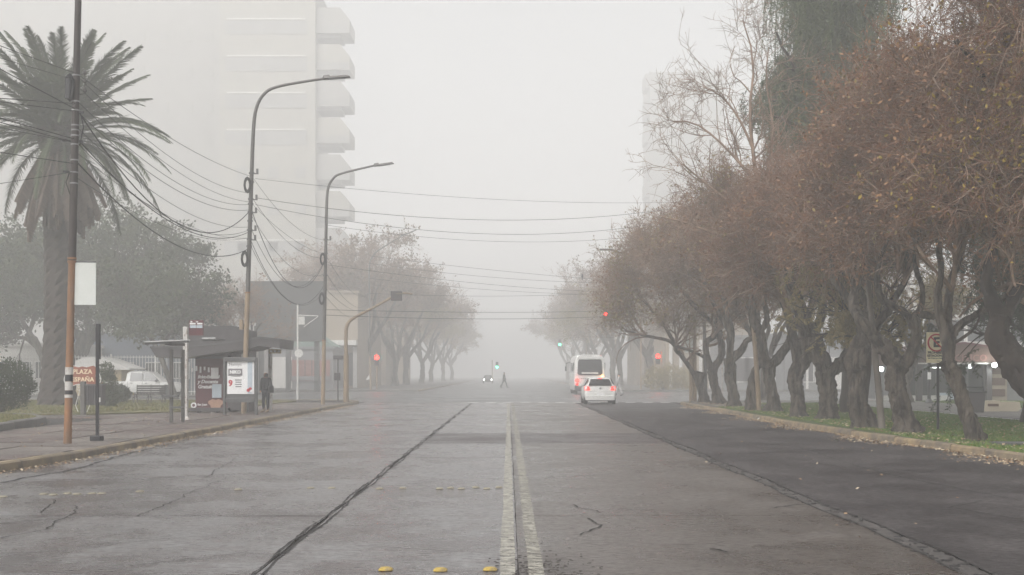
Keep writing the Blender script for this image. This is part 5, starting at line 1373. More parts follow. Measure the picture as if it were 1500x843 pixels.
# --- street bench on the lawn
base = GP(219, 591, .19); Y = base.y
t = thing('park_bench', 'slatted metal park bench on the lawn in front of the white pickup', 'bench', base)
for i in range(4): MB().bbox((base.x, Y + .24, .19 + .50 + .11 * i), (1.35, .03, .08), .006).build('back_slat', M['pole_dark'], t)
for i in range(4): MB().bbox((base.x, Y - .18 + .11 * i, .19 + .43), (1.35, .08, .03), .006).build('seat_slat', M['pole_dark'], t)
for s_ in (-.68, 0, .68):
    b = MB(); b.tube([(base.x + s_, Y - .30, .19), (base.x + s_, Y - .22, .40), (base.x + s_, Y - .2, .60), (base.x + s_, Y + .18, .60), (base.x + s_, Y + .24, .45), (base.x + s_, Y + .32, .19)], .022, 6)
    b.tube([(base.x + s_, Y + .2, .5), (base.x + s_, Y + .27, 1.1)], .02, 6)
    b.tube([(base.x + s_ + .13 * math.cos(a / 8 * 6.283), Y - .1, .38 + .13 * math.sin(a / 8 * 6.283)) for a in range(9)], .014, 5, cap=False); b.build('leg', M['pole_dark'], t)

# --- signal mast and other posts at the left corner
base = GP(507, 589); Y = base.y
t = thing('signal_mast', 'beige signal mast arching over the street corner with a dark box at its tip', 'traffic signal mast', base)
MB().tube([base - Vector((0, 0, .02)), (base.x, Y, W(0, 520, Y).z)], [.15, .13], 12).build('lower_shaft', M['pole_beige'], t, smooth=True)
MB().tube(smooth_poly([(base.x, Y, W(0, 520, Y).z)] + [W(px, py, Y) for px, py in ((507, 486), (510, 474), (520, 465), (545, 452), (572, 437), (588, 430), (604, 431))], 4), [.095] * 8 + list(np.linspace(.085, .04, 21)), 10).build('arm', M['pole_beige'], t, smooth=True)
c = W(581, 434, Y); MB().bbox((c.x, Y - .1, c.z), (.58, .30, .50), .03).build('signal_box', M['charcoal'], t)
MB().bbox(W(585, 431, Y) - Vector((0, .27, 0)), (.3, .05, .03), .005).build('bracket', M['pole_beige'], t)
base = GP(495, 588); Y = base.y
t = thing('street_name_sign', 'small dark street name board on a thin post left of the signal mast', 'sign', base)
MB().tube([base, (base.x, Y, W(0, 526, Y).z)], .035, 8).build('post', M['pole_dark'], t)
c = W(495.5, 524, Y); MB().bbox(c, (.55, .04, .2), .01).build('board', M['charcoal'], t)
MB().bbox(W(494, 552, Y), (.34, .05, .42), .01).build('lower_board', M['charcoal'], t)
base = GP(436, 586); Y = base.y
t = thing('sign_post', 'pale grey post with a side arm and round plate in front of the dark billboard', 'post', base)
MB().tube([base, (base.x, Y, W(0, 446, Y).z)], [.06, .045], 8).build('post', M['white'], t)
MB().tube([W(436, 462, Y), W(466, 463, Y)], .03, 6).tube([W(445, 479, Y), W(466, 464, Y)], .025, 6).build('arm', M['white'], t)
b = MB(); b.disc(W(438, 518, Y) - Vector((0, .08, 0)), .24, .03, n=16); b.build('round_plate', M['white'], t)
MB().bbox(W(442, 470, Y) - Vector((0, .05, 0)), (.35, .05, .45), .01).build('square_plate', M['white'], t)

def traffic_light(label, base, zc, mt, post=True, side=-.22, group=None, energy=0, col=(1, .06, .03), hang=None):
    Y = base[1]; t = thing('traffic_light', label, 'traffic light', base, group)
    x = base[0] + side
    if post: MB().tube([(base[0], Y, base[2]), (base[0], Y, zc + .5)], .06, 8).build('post', M['pole_beige'], t)
    if hang: MB().tube(smooth_poly([Vector(p) for p in hang], 3), .06, 8).build('arm', M['pole_beige'], t)
    hb = MB().bbox((x, Y, zc - .28), (.42, .24, 1.0), .03).build('housing', M['black'], t)
    for i, m_ in enumerate((mt if mt == 'go_red' else 'glass', 'glass', mt if mt == 'go_green' else 'glass')):
        z = zc - .31 * i if mt == 'go_red' else zc + .62 - .31 * i - .31 * 0
        z = (zc, zc - .29, zc - .58)[i]
        b = MB(); b.disc((x, Y - .13, z), .20 if m_ == mt else .12, .03, n=16); b.build('lens', M[m_], t)
        b = MB(); b.tube([(x + .13 * math.cos(a), Y - .19, z + .13 * math.sin(a)) for a in np.linspace(-.2, 3.34, 9)], .012, 4); b.build('visor', M['black'], t)
    if energy:
        ld = bpy.data.lights.new('signal_light', 'POINT'); ld.energy = energy; ld.color = col; ld.shadow_soft_size = .13
        lo = bpy.data.objects.new('signal_light', ld); COL.objects.link(lo); lo.parent = t
        lo.location = Vector((x, Y - .45, zc if mt == 'go_red' else zc - .58)) - Vector(base)
    return t
TG = None
Y = 117.0
traffic_light('red traffic light on a post left of the road at the far corner', (W(552, 0, Y).x, Y, .13), W(0, 524, Y).z, 'go_red', side=0, energy=20)
c = W(887, 461, Y); traffic_light('upper red traffic light hanging over the road above the bus', (12.6, Y, .13), c.z, 'go_red', post=True, side=c.x - 12.6, energy=20, hang=[(12.6, Y, c.z - 1), (12.3, Y, c.z + .2), (11.4, Y + .05, c.z + .45), (c.x, Y + .1, c.z + .5)])
c = W(965, 522, Y); traffic_light('lower red traffic light on a pale post at the right far corner', (W(969, 0, Y).x, Y, .13), c.z, 'go_red', side=W(965.5, 0, Y).x - W(969, 0, Y).x - .12, energy=20)
Y = 190.0
traffic_light('faint green traffic light on the far left pavement', (W(722, 0, Y).x - .1, Y, .13), W(0, 538, Y).z + .58, 'go_green', side=W(728, 0, Y).x - W(722, 0, Y).x + .1, energy=1.5, col=(.1, 1, .5))
c = W(820, 505, Y); traffic_light('faint green traffic light hanging over the road left of the bus', (12.0, Y, .13), c.z + .58, 'go_green', side=c.x - 12.0, energy=1.5, col=(.1, 1, .5), hang=[(12.0, Y, c.z), (11.7, Y, c.z + .9), (c.x + .8, Y + .05, c.z + 1.25), (c.x, Y + .1, c.z + 1.2)])

# --- fence and buildings behind the plaza
def fence(label, x0, x1, Y, zt, m, gap=.22):
    t = thing('metal_fence', label, 'fence', ((x0 + x1) / 2, Y, .1))
    for z in (.35, zt - .12): MB().box(((x0 + x1) / 2, Y, z), (x1 - x0, .04, .06)).build('rail', m, t)
    b = MB(); x = x0
    while x < x1: b.box((x, Y, (zt + .1) / 2), (.035, .035, zt - .1)); x += gap
    tag(b.build('bars', m, t), kind='stuff')
    x = x0
    while x < x1 + .1: MB().box((x, Y + .01, (zt + .2) / 2), (.10, .10, zt)).build('post', m, t); x += 3.2
    return t
fence('pale barred metal fence behind the white pickup', W(0, 0, 88.5).x - 8, W(345, 0, 88.5).x, 88.5, W(0, 521, 88.5).z, M['white'])

def building(name, label, cat, x0, x1, Y, D, H, m, roofm=None, group=None, cols=0, rows=0, win=(1.0, 1.3), z0=3.0, storey=3.0, margin=1.0, doors=(), winm='glass', frame='white', face=-1, zb=.1, cornice=True):
    t = thing(name, label, cat, ((x0 + x1) / 2, Y, zb), group)
    MB().box(((x0 + x1) / 2, Y + D / 2, zb + H / 2), (x1 - x0, D, H)).build('wall', M[m], t)
    if cornice: MB().box(((x0 + x1) / 2, Y + D / 2, zb + H + .12), (x1 - x0 + .3, D + .3, .24)).build('cornice', M[roofm or m], t)
    for r_ in range(rows):
        for c_ in range(cols):
            x = x0 + margin + (x1 - x0 - 2 * margin) * (c_ + .5) / cols; z = z0 + r_ * storey
            w = MB().box((x, Y - .02, z), (win[0] + .16, .10, win[1] + .16)).build('window', M[frame], t)
            MB().box((x, Y - .075, z), (win[0], .03, win[1])).build('pane', M[winm], w)
    for (px0, px1, h, mt) in doors:
        d = MB().box(((px0 + px1) / 2, Y - .03, zb + h / 2), (px1 - px0, .08, h)).build('door', M[mt], t)
    return t
building('house', 'low blue grey roofed building behind the fence and pickup', 'house', W(105, 0, 100).x, W(345, 0, 100).x, 100, 8, 4.6, 'blue_roof', cols=5, rows=1, z0=1.9, win=(1.2, 1.2))
t = building('kiosk_hut', 'small ochre hut with a sloping roof left of the pickup', 'hut', W(100, 0, 86).x, W(184, 0, 86).x, 85, 3, 1.9, 'yellow_wall', cols=2, rows=1, z0=1.3, win=(.9, .7), cornice=False)
MB().prism([(W(92, 0, 85).x, 2.05), (W(124, 0, 85).x, 2.75), (W(150, 0, 85).x, 2.75), (W(192, 0, 85).x, 2.0), (W(192, 0, 85).x, 1.9), (W(92, 0, 85).x, 1.9)], 84.6, 88.4).build('roof', M['white_wall'], t)
building('house', 'long pale wall behind the plaza trees at the left edge', 'house', W(-60, 0, 92).x, W(98, 0, 92).x, 92, 8, 3.6, 'white_wall', cols=4, rows=1, z0=1.9, win=(1.2, 1.2))
building('house', 'grey house front behind the bare tree left of the dark billboard', 'house', W(300, 0, 104).x, W(372, 0, 104).x, 104, 8, 5.6, 'white_wall', cols=2, rows=1, z0=2.2)
# corner shops under the billboard
Yc = 118.0
t = building('corner_shop', 'grey single storey shop with a red shutter below the dark billboard', 'shop', W(376, 0, Yc).x, W(488, 0, Yc).x, Yc, 9, 3.9, 'grey_wall', doors=())
MB().box((W(409, 0, Yc).x, Yc - .06, 1.75), (2.5, .1, 3.0)).build('shutter', M['white_wall'], t)
MB().box((W(453, 0, Yc).x, Yc - .06, 1.95), (4.0, .1, 2.0)).build('shop_window', M['red_wall'], t)
MB().box((W(453, 0, Yc).x, Yc - .10, 1.2), (4.0, .14, .4)).build('sill', M['grey_wall'], t)
for i in range(6): MB().box((W(427 + i * 10, 0, Yc).x, Yc - .13, 1.95), (.08, .05, 2.0)).build('bar', M['charcoal'], t)
MB().prism([(W(376, 0, Yc).x, 4.25), (W(405, 0, Yc).x, 5.6), (W(455, 0, Yc).x, 5.6), (W(488, 0, Yc).x, 4.25)], Yc + .5, Yc + 8).build('roof', M['green_roof'], t)
Yb = 104.0
t = thing('billboard', 'big plain dark grey billboard wall rising above the corner shop', 'billboard', (W(420, 0, Yb).x, Yb, .1))
MB().box((W(416, 0, Yb).x, Yb + .8, (W(0, 412, Yb).z + W(0, 500, Yb).z) / 2), ((475 - 362) * Yb / F, 1.4, (500 - 412) * Yb / F)).build('board', M['dark_wall'], t)
for px in (380, 420, 462): MB().box((W(px, 0, Yb).x, Yb + .8, 2.7), (.4, .4, 5.2)).build('leg', M['grey_metal'], t)
Yn = 126.0
t = building('corner_building', 'beige two storey corner building behind the signal mast', 'building', W(478, 0, Yn).x, W(524, 0, Yn).x, Yn, 10, 9.8, 'beige_wall', cols=0, rows=0)
MB().box((W(501, 0, Yn).x, Yn - .6, 4.8), (3.2, 1.2, .5)).build('awning', M['white_wall'], t)
for px in (481, 494, 507, 520): MB().box((W(px, 0, Yn).x, Yn - .05, 2.3), (.4, .14, 4.2)).build('pilaster', M['white_wall'], t)
for px in (487.5, 500.5, 513.5): MB().box((W(px, 0, Yn).x, Yn - .04, 2.1), (.65, .08, 3.4)).build('door', M['charcoal'], t)
c = W(541, 553, 115); t = thing('shop_sign', 'small tilted white sign hanging by the shop doors behind the signal mast', 'sign', (c.x, 115, c.z - .5)); b = MB(); b.prism([(c.x - .35, c.z - .25), (c.x + .05, c.z - .2), (c.x + .3, c.z + .35), (c.x, c.z + .25)], 114.98, 115.02); b.build('plate', M['white'], t)
MB().tube([(c.x, 115.1, .1), (c.x, 115.1, c.z)], .03, 6).build('post', M['pole_grey'], t)
for i, (x, Y, w_, h_, lb) in enumerate(((-21.5, 142, 11, 7, 'low foggy building behind the second left street tree'), (-21.5, 160, 11, 8.5, 'second foggy building along the far left pavement'), (-21, 182, 11, 7.5, 'third foggy building along the far left pavement'))):
    building('building', lb, 'building', x - w_ / 2, x + w_ / 2, Y, 12, h_, 'beige_wall', cols=3, rows=2, z0=1.8, win=(1.1, 1.4))

# --- tower blocks
def tower(label, x0, x1, Y, D, H, floor, bal_side, x_bal, zoff, bands=True):
    t = thing('tower_block', label, 'tower block', ((x0 + x1) / 2, Y, .1))
    MB().box(((x0 + x1) / 2, Y + D / 2, H / 2 + .1), (x1 - x0, D, H)).build('wall', M['tower_wall'], t)
    return t
Yt = 230.0; fl = 54 * Yt / F; H = 74.0
xa, xb, xc = W(150, 0, Yt + 7).x, W(322, 0, Yt).x, W(462, 0, Yt).x
T = thing('tower_block', 'tall beige tower block with stepped balconies fading into fog on the left', 'tower block', ((xb + xc) / 2, Yt, .1))
MB().box(((xb + xc) / 2, Yt + 8, H / 2), (xc - xb, 16, H)).build('wall', M['tower_wall'], T)
xa, xw = W(-120, 0, Yt + 7).x, W(322, 0, Yt + 7).x
MB().box(((xa + xw) / 2, Yt + 15, H / 2), (xw - xa, 16, H)).build('side_wing', M['tower_band'], T)
zf = W(0, 136, Yt).z
for i in range(-9, 5):
    z = zf + i * fl
    if not 1 < z < H - 1: continue
    if i >= -1 or i in (-4,):
        MB().box(((xb + xc) / 2 - .3, Yt - .06, z), ((xc - xb) * .82, .16, .25)).build('light_band', M['tower_light'], T)
        MB().box(((xb + xc) / 2 - .3, Yt - .05, z - 1.6), ((xc - xb) * .86, .12, 2.6)).build('window_strip', M['tower_grey'], T)
    for px in (355, 400, 440):
        if i < -1:
            w = MB().box((W(px, 0, Yt).x, Yt - .03, z - 1.2), (2.0, .1, 2.2)).build('window', M['tower_band'], T); MB().box((W(px, 0, Yt).x, Yt - .09, z - 1.2), (1.8, .04, 1.9)).build('pane', M['tower_grey'], w)
    for px in (-60, -20, 20, 60, 100, 135, 170, 205, 240, 275, 305):
        w = MB().box((W(px, 0, Yt + 7).x, Yt + 6.97, z - 1.2), (2.0, .1, 2.2)).build('window', M['tower_wall'], T); MB().box((W(px, 0, Yt + 7).x, Yt + 6.91, z - 1.2), (1.8, .04, 1.9)).build('pane', M['tower_grey'], w)
    # stepped balconies at the street edge
    x0, x1, x2 = W(462, 0, Yt).x, W(497, 0, Yt).x, W(511, 0, Yt).x
    zc = W(0, 142, Yt).z + i * fl
    s = MB(); s.poly([(x0, Yt + 1, zc - 1.5), (x2, Yt + 1, zc - 1.5), (x2, Yt + 1, zc + .95), (x1, Yt + 1, zc + 3.2), (x0, Yt + 1, zc + 3.2),
                      (x0, Yt + 9, zc - 1.5), (x2, Yt + 9, zc - 1.5), (x2, Yt + 9, zc + .95), (x1, Yt + 9, zc + 3.2), (x0, Yt + 9, zc + 3.2)],
                     [(0, 1, 2, 3, 4), (9, 8, 7, 6, 5), (1, 6, 7, 2), (2, 7, 8, 3), (3, 8, 9, 4), (0, 5, 6, 1), (4, 9, 5, 0)])
    bb = s.build('balcony', M['tower_wall'] if i % 2 else M['tower_band'], T)
    MB().box(((x0 + x2) / 2, Yt + .95, zc - .9), (x2 - x0 - .1, .08, 1.4)).build('parapet', M['tower_grey'], bb)
    MB().box(((x0 + x1) / 2, Yt + 5, zc - 1.85), (x1 - x0, 6, .66)).build('slab_edge', M['tower_grey'], bb)
MB().box(((xb + xc) / 2, Yt + 8, H + .2), (xc - xb + .4, 16.4, .4)).build('roof', M['tower_band'], T)
Y2 = 320.0; H2 = W(0, 108, Y2).z; fl2 = 40 * Y2 / F
x0, x1 = W(952, 0, Y2).x, W(1060, 0, Y2).x
T = thing('tower_block', 'very faint tower block rising behind the right hand trees', 'tower block', ((x0 + x1) / 2, Y2, .1))
MB().box(((x0 + x1) / 2, Y2 + 8, H2 / 2), (x1 - x0, 16, H2)).build('wall', M['tower_band'], T)
for i in range(11):
    z = H2 - 1.6 - i * fl2
    if z < 2: break
    MB().box((x0 - .5, Y2 + 5, z), (1.1, 8, fl2 * .5)).build('balcony', M['tower_band'], T)
    MB().box(((x0 + x1) / 2, Y2 - .06, z), ((x1 - x0) * .85, .16, 2.2)).build('window_strip', M['tower_grey'], T)
MB().box(((x0 + x1) / 2, Y2 + 8, H2 + .15), (x1 - x0 + .4, 16.4, .3)).build('roof', M['tower_band'], T)

# ================================================================== VEHICLES
def loft(stations, sym=True):
    """stations: list of (y, [(x, z), ...]) half sections from sill to the roof centre; mirrored about x=0"""
    V, Fc = [], []; m = len(stations[0][1]); full = 2 * m - 1
    for y, s in stations:
        row = [(x, y, z) for x, z in s] + [(-x, y, z) for x, z in reversed(s[:-1])]
        V += row
    for i in range(len(stations) - 1):
        for j in range(full - 1):
            a = i * full + j; Fc.append((a, a + 1, a + full + 1, a + full))
    Fc += [tuple(reversed(range(full))), tuple(range((len(stations) - 1) * full, len(stations) * full))]
    for i in range(len(stations) - 1):   # floor
        a = i * full; Fc.append((a + full, a + 2 * full - 1, a + full - 1, a))
    return V, Fc
def wheel(parent, x, y, r, w, side):
    t = MB().lathe([(r * .62, -w / 2), (r * .93, -w / 2), (r, -w * .36), (r, w * .36), (r * .93, w / 2), (r * .62, w / 2)], (0, 0, 0), 22)
    o = link_mesh('tyre', t.mesh('tyre', M['rubber'], smooth=False), parent); o.rotation_euler = (0, R(90), 0); o.location = (x, y, r)
    rim = MB().lathe([(r * .60, -w * .3), (r * .60, w * .30), (r * .52, w * .36), (r * .15, w * .25)], (0, 0, 0), 18)
    for k in range(5):
        a = k * 1.2566; rim.box((r * .34 * math.cos(a), r * .34 * math.sin(a), w * .34), (r * .5, r * .12, w * .12), a)
    q = link_mesh('rim', rim.mesh('rim', M['steel']), parent); q.rotation_euler = (0, R(90) * (1 if side > 0 else -1), 0); q.location = (x, y, r)

car = thing('hatchback', 'white hatchback seen from behind with red tail lamps lit', 'car', (0, 0, 0))
W0 = .83
def sec(w, zs, belt, roof, wr, tuck=.06):   # half section: sill, bumper, belt, shoulder, roof edge, roof centre
    return [(w - tuck, zs), (w, zs + .18), (w + .005, zs + .36), (w - .02, belt), (wr + .03, (belt + roof) / 2), (wr - .03, roof - .05), (wr * .55, roof), (0, roof + .012)]
st = [(0.00, [(.70, .30), (.76, .42), (.77, .60), (.74, .62), (.70, .63), (.60, .64), (.4, .645), (0, .65)]),
      (0.06, [(.76, .27), (.81, .45), (.815, .66), (.78, .70), (.74, .72), (.66, .74), (.4, .75), (0, .76)]),
      (0.16, sec(.83, .24, .93, .98, .70)), (0.24, sec(.83, .24, .95, 1.12, .66)), (0.42, sec(.835, .22, .95, 1.36, .59)), (0.62, sec(.84, .22, .94, 1.425, .585)),
      (1.2, sec(.84, .22, .93, 1.455, .60)), (2.0, sec(.84, .22, .92, 1.44, .60)), (2.5, sec(.84, .22, .91, 1.32, .60)), (2.95, sec(.83, .22, .90, .98, .66)),
      (3.3, sec(.82, .22, .84, .90, .68)), (3.75, [(.74, .24), (.78, .36), (.78, .52), (.74, .66), (.70, .70), (.6, .73), (.35, .75), (0, .76)]),
      (3.88, [(.55, .28), (.6, .38), (.6, .5), (.56, .58), (.52, .6), (.45, .62), (.3, .63), (0, .64)])]
V, Fc = loft(st)
b = MB(); b.poly(V, Fc); ob = b.build('body', M['car_white'], car, smooth=True)
def part(nm, mb, mt, par=car, smooth=False): return link_mesh(nm, mb.mesh(nm, M[mt], smooth=smooth), par)
# rear window follows the hatch slope
rows = [(.125, .995, .61), (.205, 1.13, .575), (.375, 1.325, .50), (.395, 1.345, .46)]
V = [(s_ * w_ * k_, y_ + d_, z_) for d_ in (0, .05) for y_, z_, w_ in rows for s_, k_ in ((-1, 1), (-1, .5), (1, .5), (1, 1))]
Fc = [(r_ * 4 + c_, r_ * 4 + c_ + 1, r_ * 4 + 5 + c_, r_ * 4 + 4 + c_) for r_ in range(3) for c_ in range(3)] + [(16 + a, a, a + 4, 20 + a) for a in (0, 4, 8)] + [(3 + a, 19 + a, 23 + a, 7 + a) for a in (0, 4, 8)] + [(12, 13, 14, 15, 31, 30, 29, 28), (0, 16, 17, 18, 19, 3, 2, 1)]
part('rear_window', MB().poly(V, Fc), 'glass_car')
for s in (-1, 1):
    part('side_window', MB().poly([(s * .825, .7, .98), (s * .825, 2.75, .96), (s * .64, 2.35, 1.35), (s * .625, .62, 1.36), (s * .79, .7, .98), (s * .79, 2.75, .96), (s * .61, 2.35, 1.33), (s * .60, .62, 1.34)],
         [(0, 1, 2, 3), (7, 6, 5, 4), (0, 4, 5, 1), (1, 5, 6, 2), (2, 6, 7, 3), (3, 7, 4, 0)]), 'glass_car')
    part('tail_lamp', MB().poly([(s * .54, .035, .75), (s * .70, .03, .735), (s * .835, .10, .75), (s * .845, .24, .93), (s * .80, .16, .975), (s * .60, .10, .95), (s * .54, .2, .75), (s * .70, .2, .735), (s * .80, .3, .75), (s * .80, .36, .93), (s * .76, .3, .97), (s * .60, .3, .94)],
         [(0, 1, 2, 3, 4, 5), (11, 10, 9, 8, 7, 6)] + [(i, i + 6, (i + 1) % 6 + 6, (i + 1) % 6) for i in range(6)]), 'lamp_red')
    part('mirror', MB().bbox((s * .93, 2.35, 1.0), (.16, .1, .13), .02), 'car_white')
    wheel(car, s * .745, .62, .30, .19, s); wheel(car, s * .745, 3.05, .30, .19, s)
    part('reflector', MB().box((s * .62, -.005, .42), (.16, .03, .05)), 'lamp_red')
part('bumper', MB().bbox((0, .045, .36), (1.56, .2, .26), .05), 'car_white')
part('lower_bumper', MB().bbox((0, .05, .235), (1.36, .18, .10), .03), 'grey_metal')
part('number_plate_recess', MB().bbox((0, .002, .52), (.62, .05, .15), .01), 'white_wall')
part('number_plate', MB().box((0, -.028, .53), (.46, .012, .12)), 'print_white')
b = MB(); b.disc((0, .085, .85), .055, .05, n=16); part('badge', b, 'steel')
part('wiper', MB().tube([(0, .115, 1.0), (.3, .12, 1.04)], .012, 5), 'black')
part('brake_light', MB().box((0, .40, 1.365), (.22, .05, .03)), 'lamp_red')
part('exhaust', MB().tube([(.4, .0, .2), (.4, .35, .2)], .03, 8), 'grey_metal')
part('hatch_seam', MB().box((0, .045, .70), (1.36, .03, .016)), 'charcoal')
car.location = (W(879.5, 0, 65.2).x, 65.2, 0)

bus = thing('minibus', 'white minibus with lit lamps waiting ahead of the hatchback', 'bus', (0, 0, 0))
def bsec(w, zs, top, crn=.28, tuck=.05):
    return [(w - tuck, zs), (w, zs + .3), (w + .01, 1.35), (w - .01, 1.9), (w - .06, 2.5), (w - .10, top - crn), (w - .16 - crn * .35, top - .05), (w * .45, top + .02), (0, top + .04)]
V, Fc = loft([(0, bsec(1.10, .50, 2.95, .4)), (.12, bsec(1.22, .38, 3.07)), (.5, bsec(1.25, .35, 3.12)), (6.6, bsec(1.25, .35, 3.12)), (7.3, bsec(1.22, .38, 3.0)), (7.6, bsec(1.1, .45, 2.7, .4))])
b = MB(); b.poly(V, Fc); b.build('body', M['car_white'], bus, smooth=True)
pb_ = lambda nm, mb, mt, sm=False: link_mesh(nm, mb.mesh(nm, M[mt], smooth=sm), bus)
o_ = [(-.86, 1.52), (.86, 1.52), (.97, 1.64), (.93, 2.60), (.84, 2.74), (-.84, 2.74), (-.93, 2.60), (-.97, 1.64)]
pb_('rear_window', MB().prism(o_, -.045, .05), 'glass_car')
pb_('window_ledge', MB().bbox((0, -.05, 1.68), (1.3, .03, .12), .01), 'white_wall')
pb_('roof_fairing', MB().prism([(-1.02, 2.80), (1.02, 2.80), (.9, 3.02), (.6, 3.14), (-.6, 3.14), (-.9, 3.02)], -.06, .5), 'car_white')
pb_('bumper', MB().bbox((0, -.06, .55), (2.4, .25, .34), .06), 'grey_metal')
pb_('skirt', MB().bbox((0, .1, .36), (2.2, .4, .2), .05), 'charcoal')
for s in (-1, 1):
    pb_('side_window', MB().box((s * 1.235, 3.6, 2.1), (.05, 5.8, .8)), 'glass_car')
    b = MB(); b.disc((s * 1.0, -.05, 1.12), .14, .06, n=16); link_mesh('tail_lamp', b.mesh('tail_lamp', M['lamp_red']), bus)
    b = MB(); b.disc((s * 1.0, -.05, .82), .11, .06, n=16); link_mesh('tail_lamp', b.mesh('tail_lamp', M['lamp_red']), bus)
    wheel(bus, s * 1.05, 1.4, .42, .28, s); wheel(bus, s * 1.05, 5.9, .42, .28, s)
    b = MB(); b.tube([(s * 1.15, 7.4, 2.6), (s * 1.5, 7.5, 2.5), (s * 1.52, 7.45, 2.2)], .03, 6); b.bbox((s * 1.53, 7.45, 2.05), (.12, .2, .4), .03); link_mesh('mirror', b.mesh('mirror', M['black']), bus)
b = MB(); b.disc((-1.0, -.10, 1.12), .10, .03, n=16); link_mesh('lit_lamp', b.mesh('lit_lamp', M['go_red']), bus)
b = MB(); b.disc((.98, -.10, 1.42), .09, .03, n=16); link_mesh('lit_indicator', b.mesh('lit_indicator', M['amber']), bus)
o = link_mesh('lettering', text_mesh('EXPRESO', .2, M['print_grey'], bold=.004), bus); o.rotation_euler = (R(90), 0, 0); o.location = (0, -.012, 1.26)
bpy.data.objects.remove(o)
for i in range(9): pb_('grille_slot', MB().box((-.64 + .16 * i, -.01, 1.25), (.08, .04, .06)), 'grey_metal')
pb_('number_plate', MB().box((0, -.02, .92), (.46, .03, .13)), 'print_white')
bus.location = (W(864, 0, 96).x, 96, 0)
for nm, loc, col, e in (('lamp_light', (-1.0, -.35, 1.12), (1, .08, .05), 5), ('lamp_light', (.98, -.35, 1.42), (1, .5, .12), 4)):
    ld = bpy.data.lights.new(nm, 'POINT'); ld.energy = e; ld.color = col; ld.shadow_soft_size = .1; lo = bpy.data.objects.new(nm, ld); COL.objects.link(lo); lo.parent = bus; lo.location = loc

# pickup seen from its side, nose to the right (built along +Y, turned)
pk = thing('pickup', 'white double cab pickup parked behind the plaza bench', 'pickup truck', (0, 0, 0))
def psec(w, zs, belt, roof, wr): return [(w - .05, zs), (w, zs + .2), (w, zs + .42), (w - .03, belt), (wr + .03, (belt + roof) / 2), (wr - .02, roof - .05), (wr * .5, roof), (0, roof + .01)]
V, Fc = loft([(0, psec(.86, .50, 1.08, 1.10, .84)), (.1, psec(.90, .42, 1.10, 1.12, .86)), (1.52, psec(.91, .40, 1.10, 1.12, .86)), (1.58, psec(.91, .40, 1.10, 1.70, .66)), (1.75, psec(.91, .40, 1.10, 1.78, .64)), (2.6, psec(.91, .40, 1.10, 1.80, .66)), (3.2, psec(.91, .40, 1.09, 1.72, .66)),
             (3.95, psec(.91, .40, 1.08, 1.14, .72)), (4.6, psec(.90, .42, 1.03, 1.06, .72)), (5.0, psec(.86, .45, .90, .93, .70)), (5.12, psec(.78, .48, .72, .74, .62))])
b = MB(); b.poly(V, Fc); b.build('body', M['car_white'], pk, smooth=True)
pp = lambda nm, mb, mt: link_mesh(nm, mb.mesh(nm, M[mt]), pk)
for s in (-1, 1):
    for a0, a1, c0, c1 in ((1.80, 2.60, 1.84, 2.60), (2.66, 3.72, 2.66, 3.22)):
        pp('side_window', MB().poly([(s * .895, a0, 1.13), (s * .895, a1, 1.13), (s * .72, c1, 1.66), (s * .70, c0, 1.70), (s * .85, a0, 1.13), (s * .85, a1, 1.13), (s * .67, c1, 1.62), (s * .65, c0, 1.66)],
            [(0, 1, 2, 3), (7, 6, 5, 4), (0, 4, 5, 1), (1, 5, 6, 2), (2, 6, 7, 3), (3, 7, 4, 0)]), 'glass_car')
    for y in (1.66, 2.62, 3.75): pp('door_seam', MB().box((s * .912, y, .80), (.01, .015, .62)), 'charcoal')
    for y in (1.92, 2.88): pp('handle', MB().bbox((s * .925, y, 1.0), (.03, .16, .04), .008), 'charcoal')
    pp('mirror', MB().bbox((s * 1.0, 3.55, 1.16), (.2, .1, .16), .03), 'charcoal')
    for y in (1.0, 4.2):
        b = MB(); b.disc((s * .87, y, .43), .46, .10, 'x', 20); pp('wheel_arch', b, 'black'); wheel(pk, s * .84, y, .38, .22, s)
    pp('headlight', MB().box((s * .68, 4.96, .82), (.26, .26, .14)), 'print_white'); pp('tail_lamp', MB().box((s * .84, -.01, .92), (.12, .06, .28)), 'lamp_red')
pp('bumper', MB().bbox((0, 5.12, .55), (1.6, .14, .24), .04), 'grey_metal')
pk.rotation_euler = (0, 0, R(-90)); pk.location = (W(152, 0, 80).x, 80.5, .02); pk.location.z = .02

# oncoming cars far off with their headlights on
def far_car(label, x, Y, z=0, lights=True):
    t = thing('oncoming_car', label, 'car', (0, 0, 0), 'oncoming cars in the fog')
    V, Fc = loft([(0, psec(.78, .35, .66, .70, .6)), (.15, psec(.84, .28, .78, .80, .66)), (1.1, psec(.86, .26, .92, .95, .7)), (1.8, psec(.86, .26, .93, 1.42, .6)), (3.2, psec(.86, .26, .93, 1.44, .6)), (4.1, psec(.84, .28, .95, .98, .7))])
    b = MB(); b.poly(V, Fc); b.build('body', M['grey_metal'], t, smooth=True)
    link_mesh('windscreen', MB().poly([(-.68, 1.15, .98), (.68, 1.15, .98), (.55, 1.72, 1.37), (-.55, 1.72, 1.37)], [(0, 1, 2, 3)]).mesh('windscreen', M['glass_car']), t)
    for s in (-1, 1):
        b = MB(); b.disc((s * .62, -.02, .66), .10, .08, n=12); link_mesh('headlight', b.mesh('headlight', M['lamp_white']), t)
        wheel(t, s * .76, .75, .31, .19, s); wheel(t, s * .76, 3.2, .31, .19, s)
    t.location = (x, Y, 0)
far_car('oncoming car with both headlights on, left of the distant walker', W(714.5, 0, 205).x, 205)

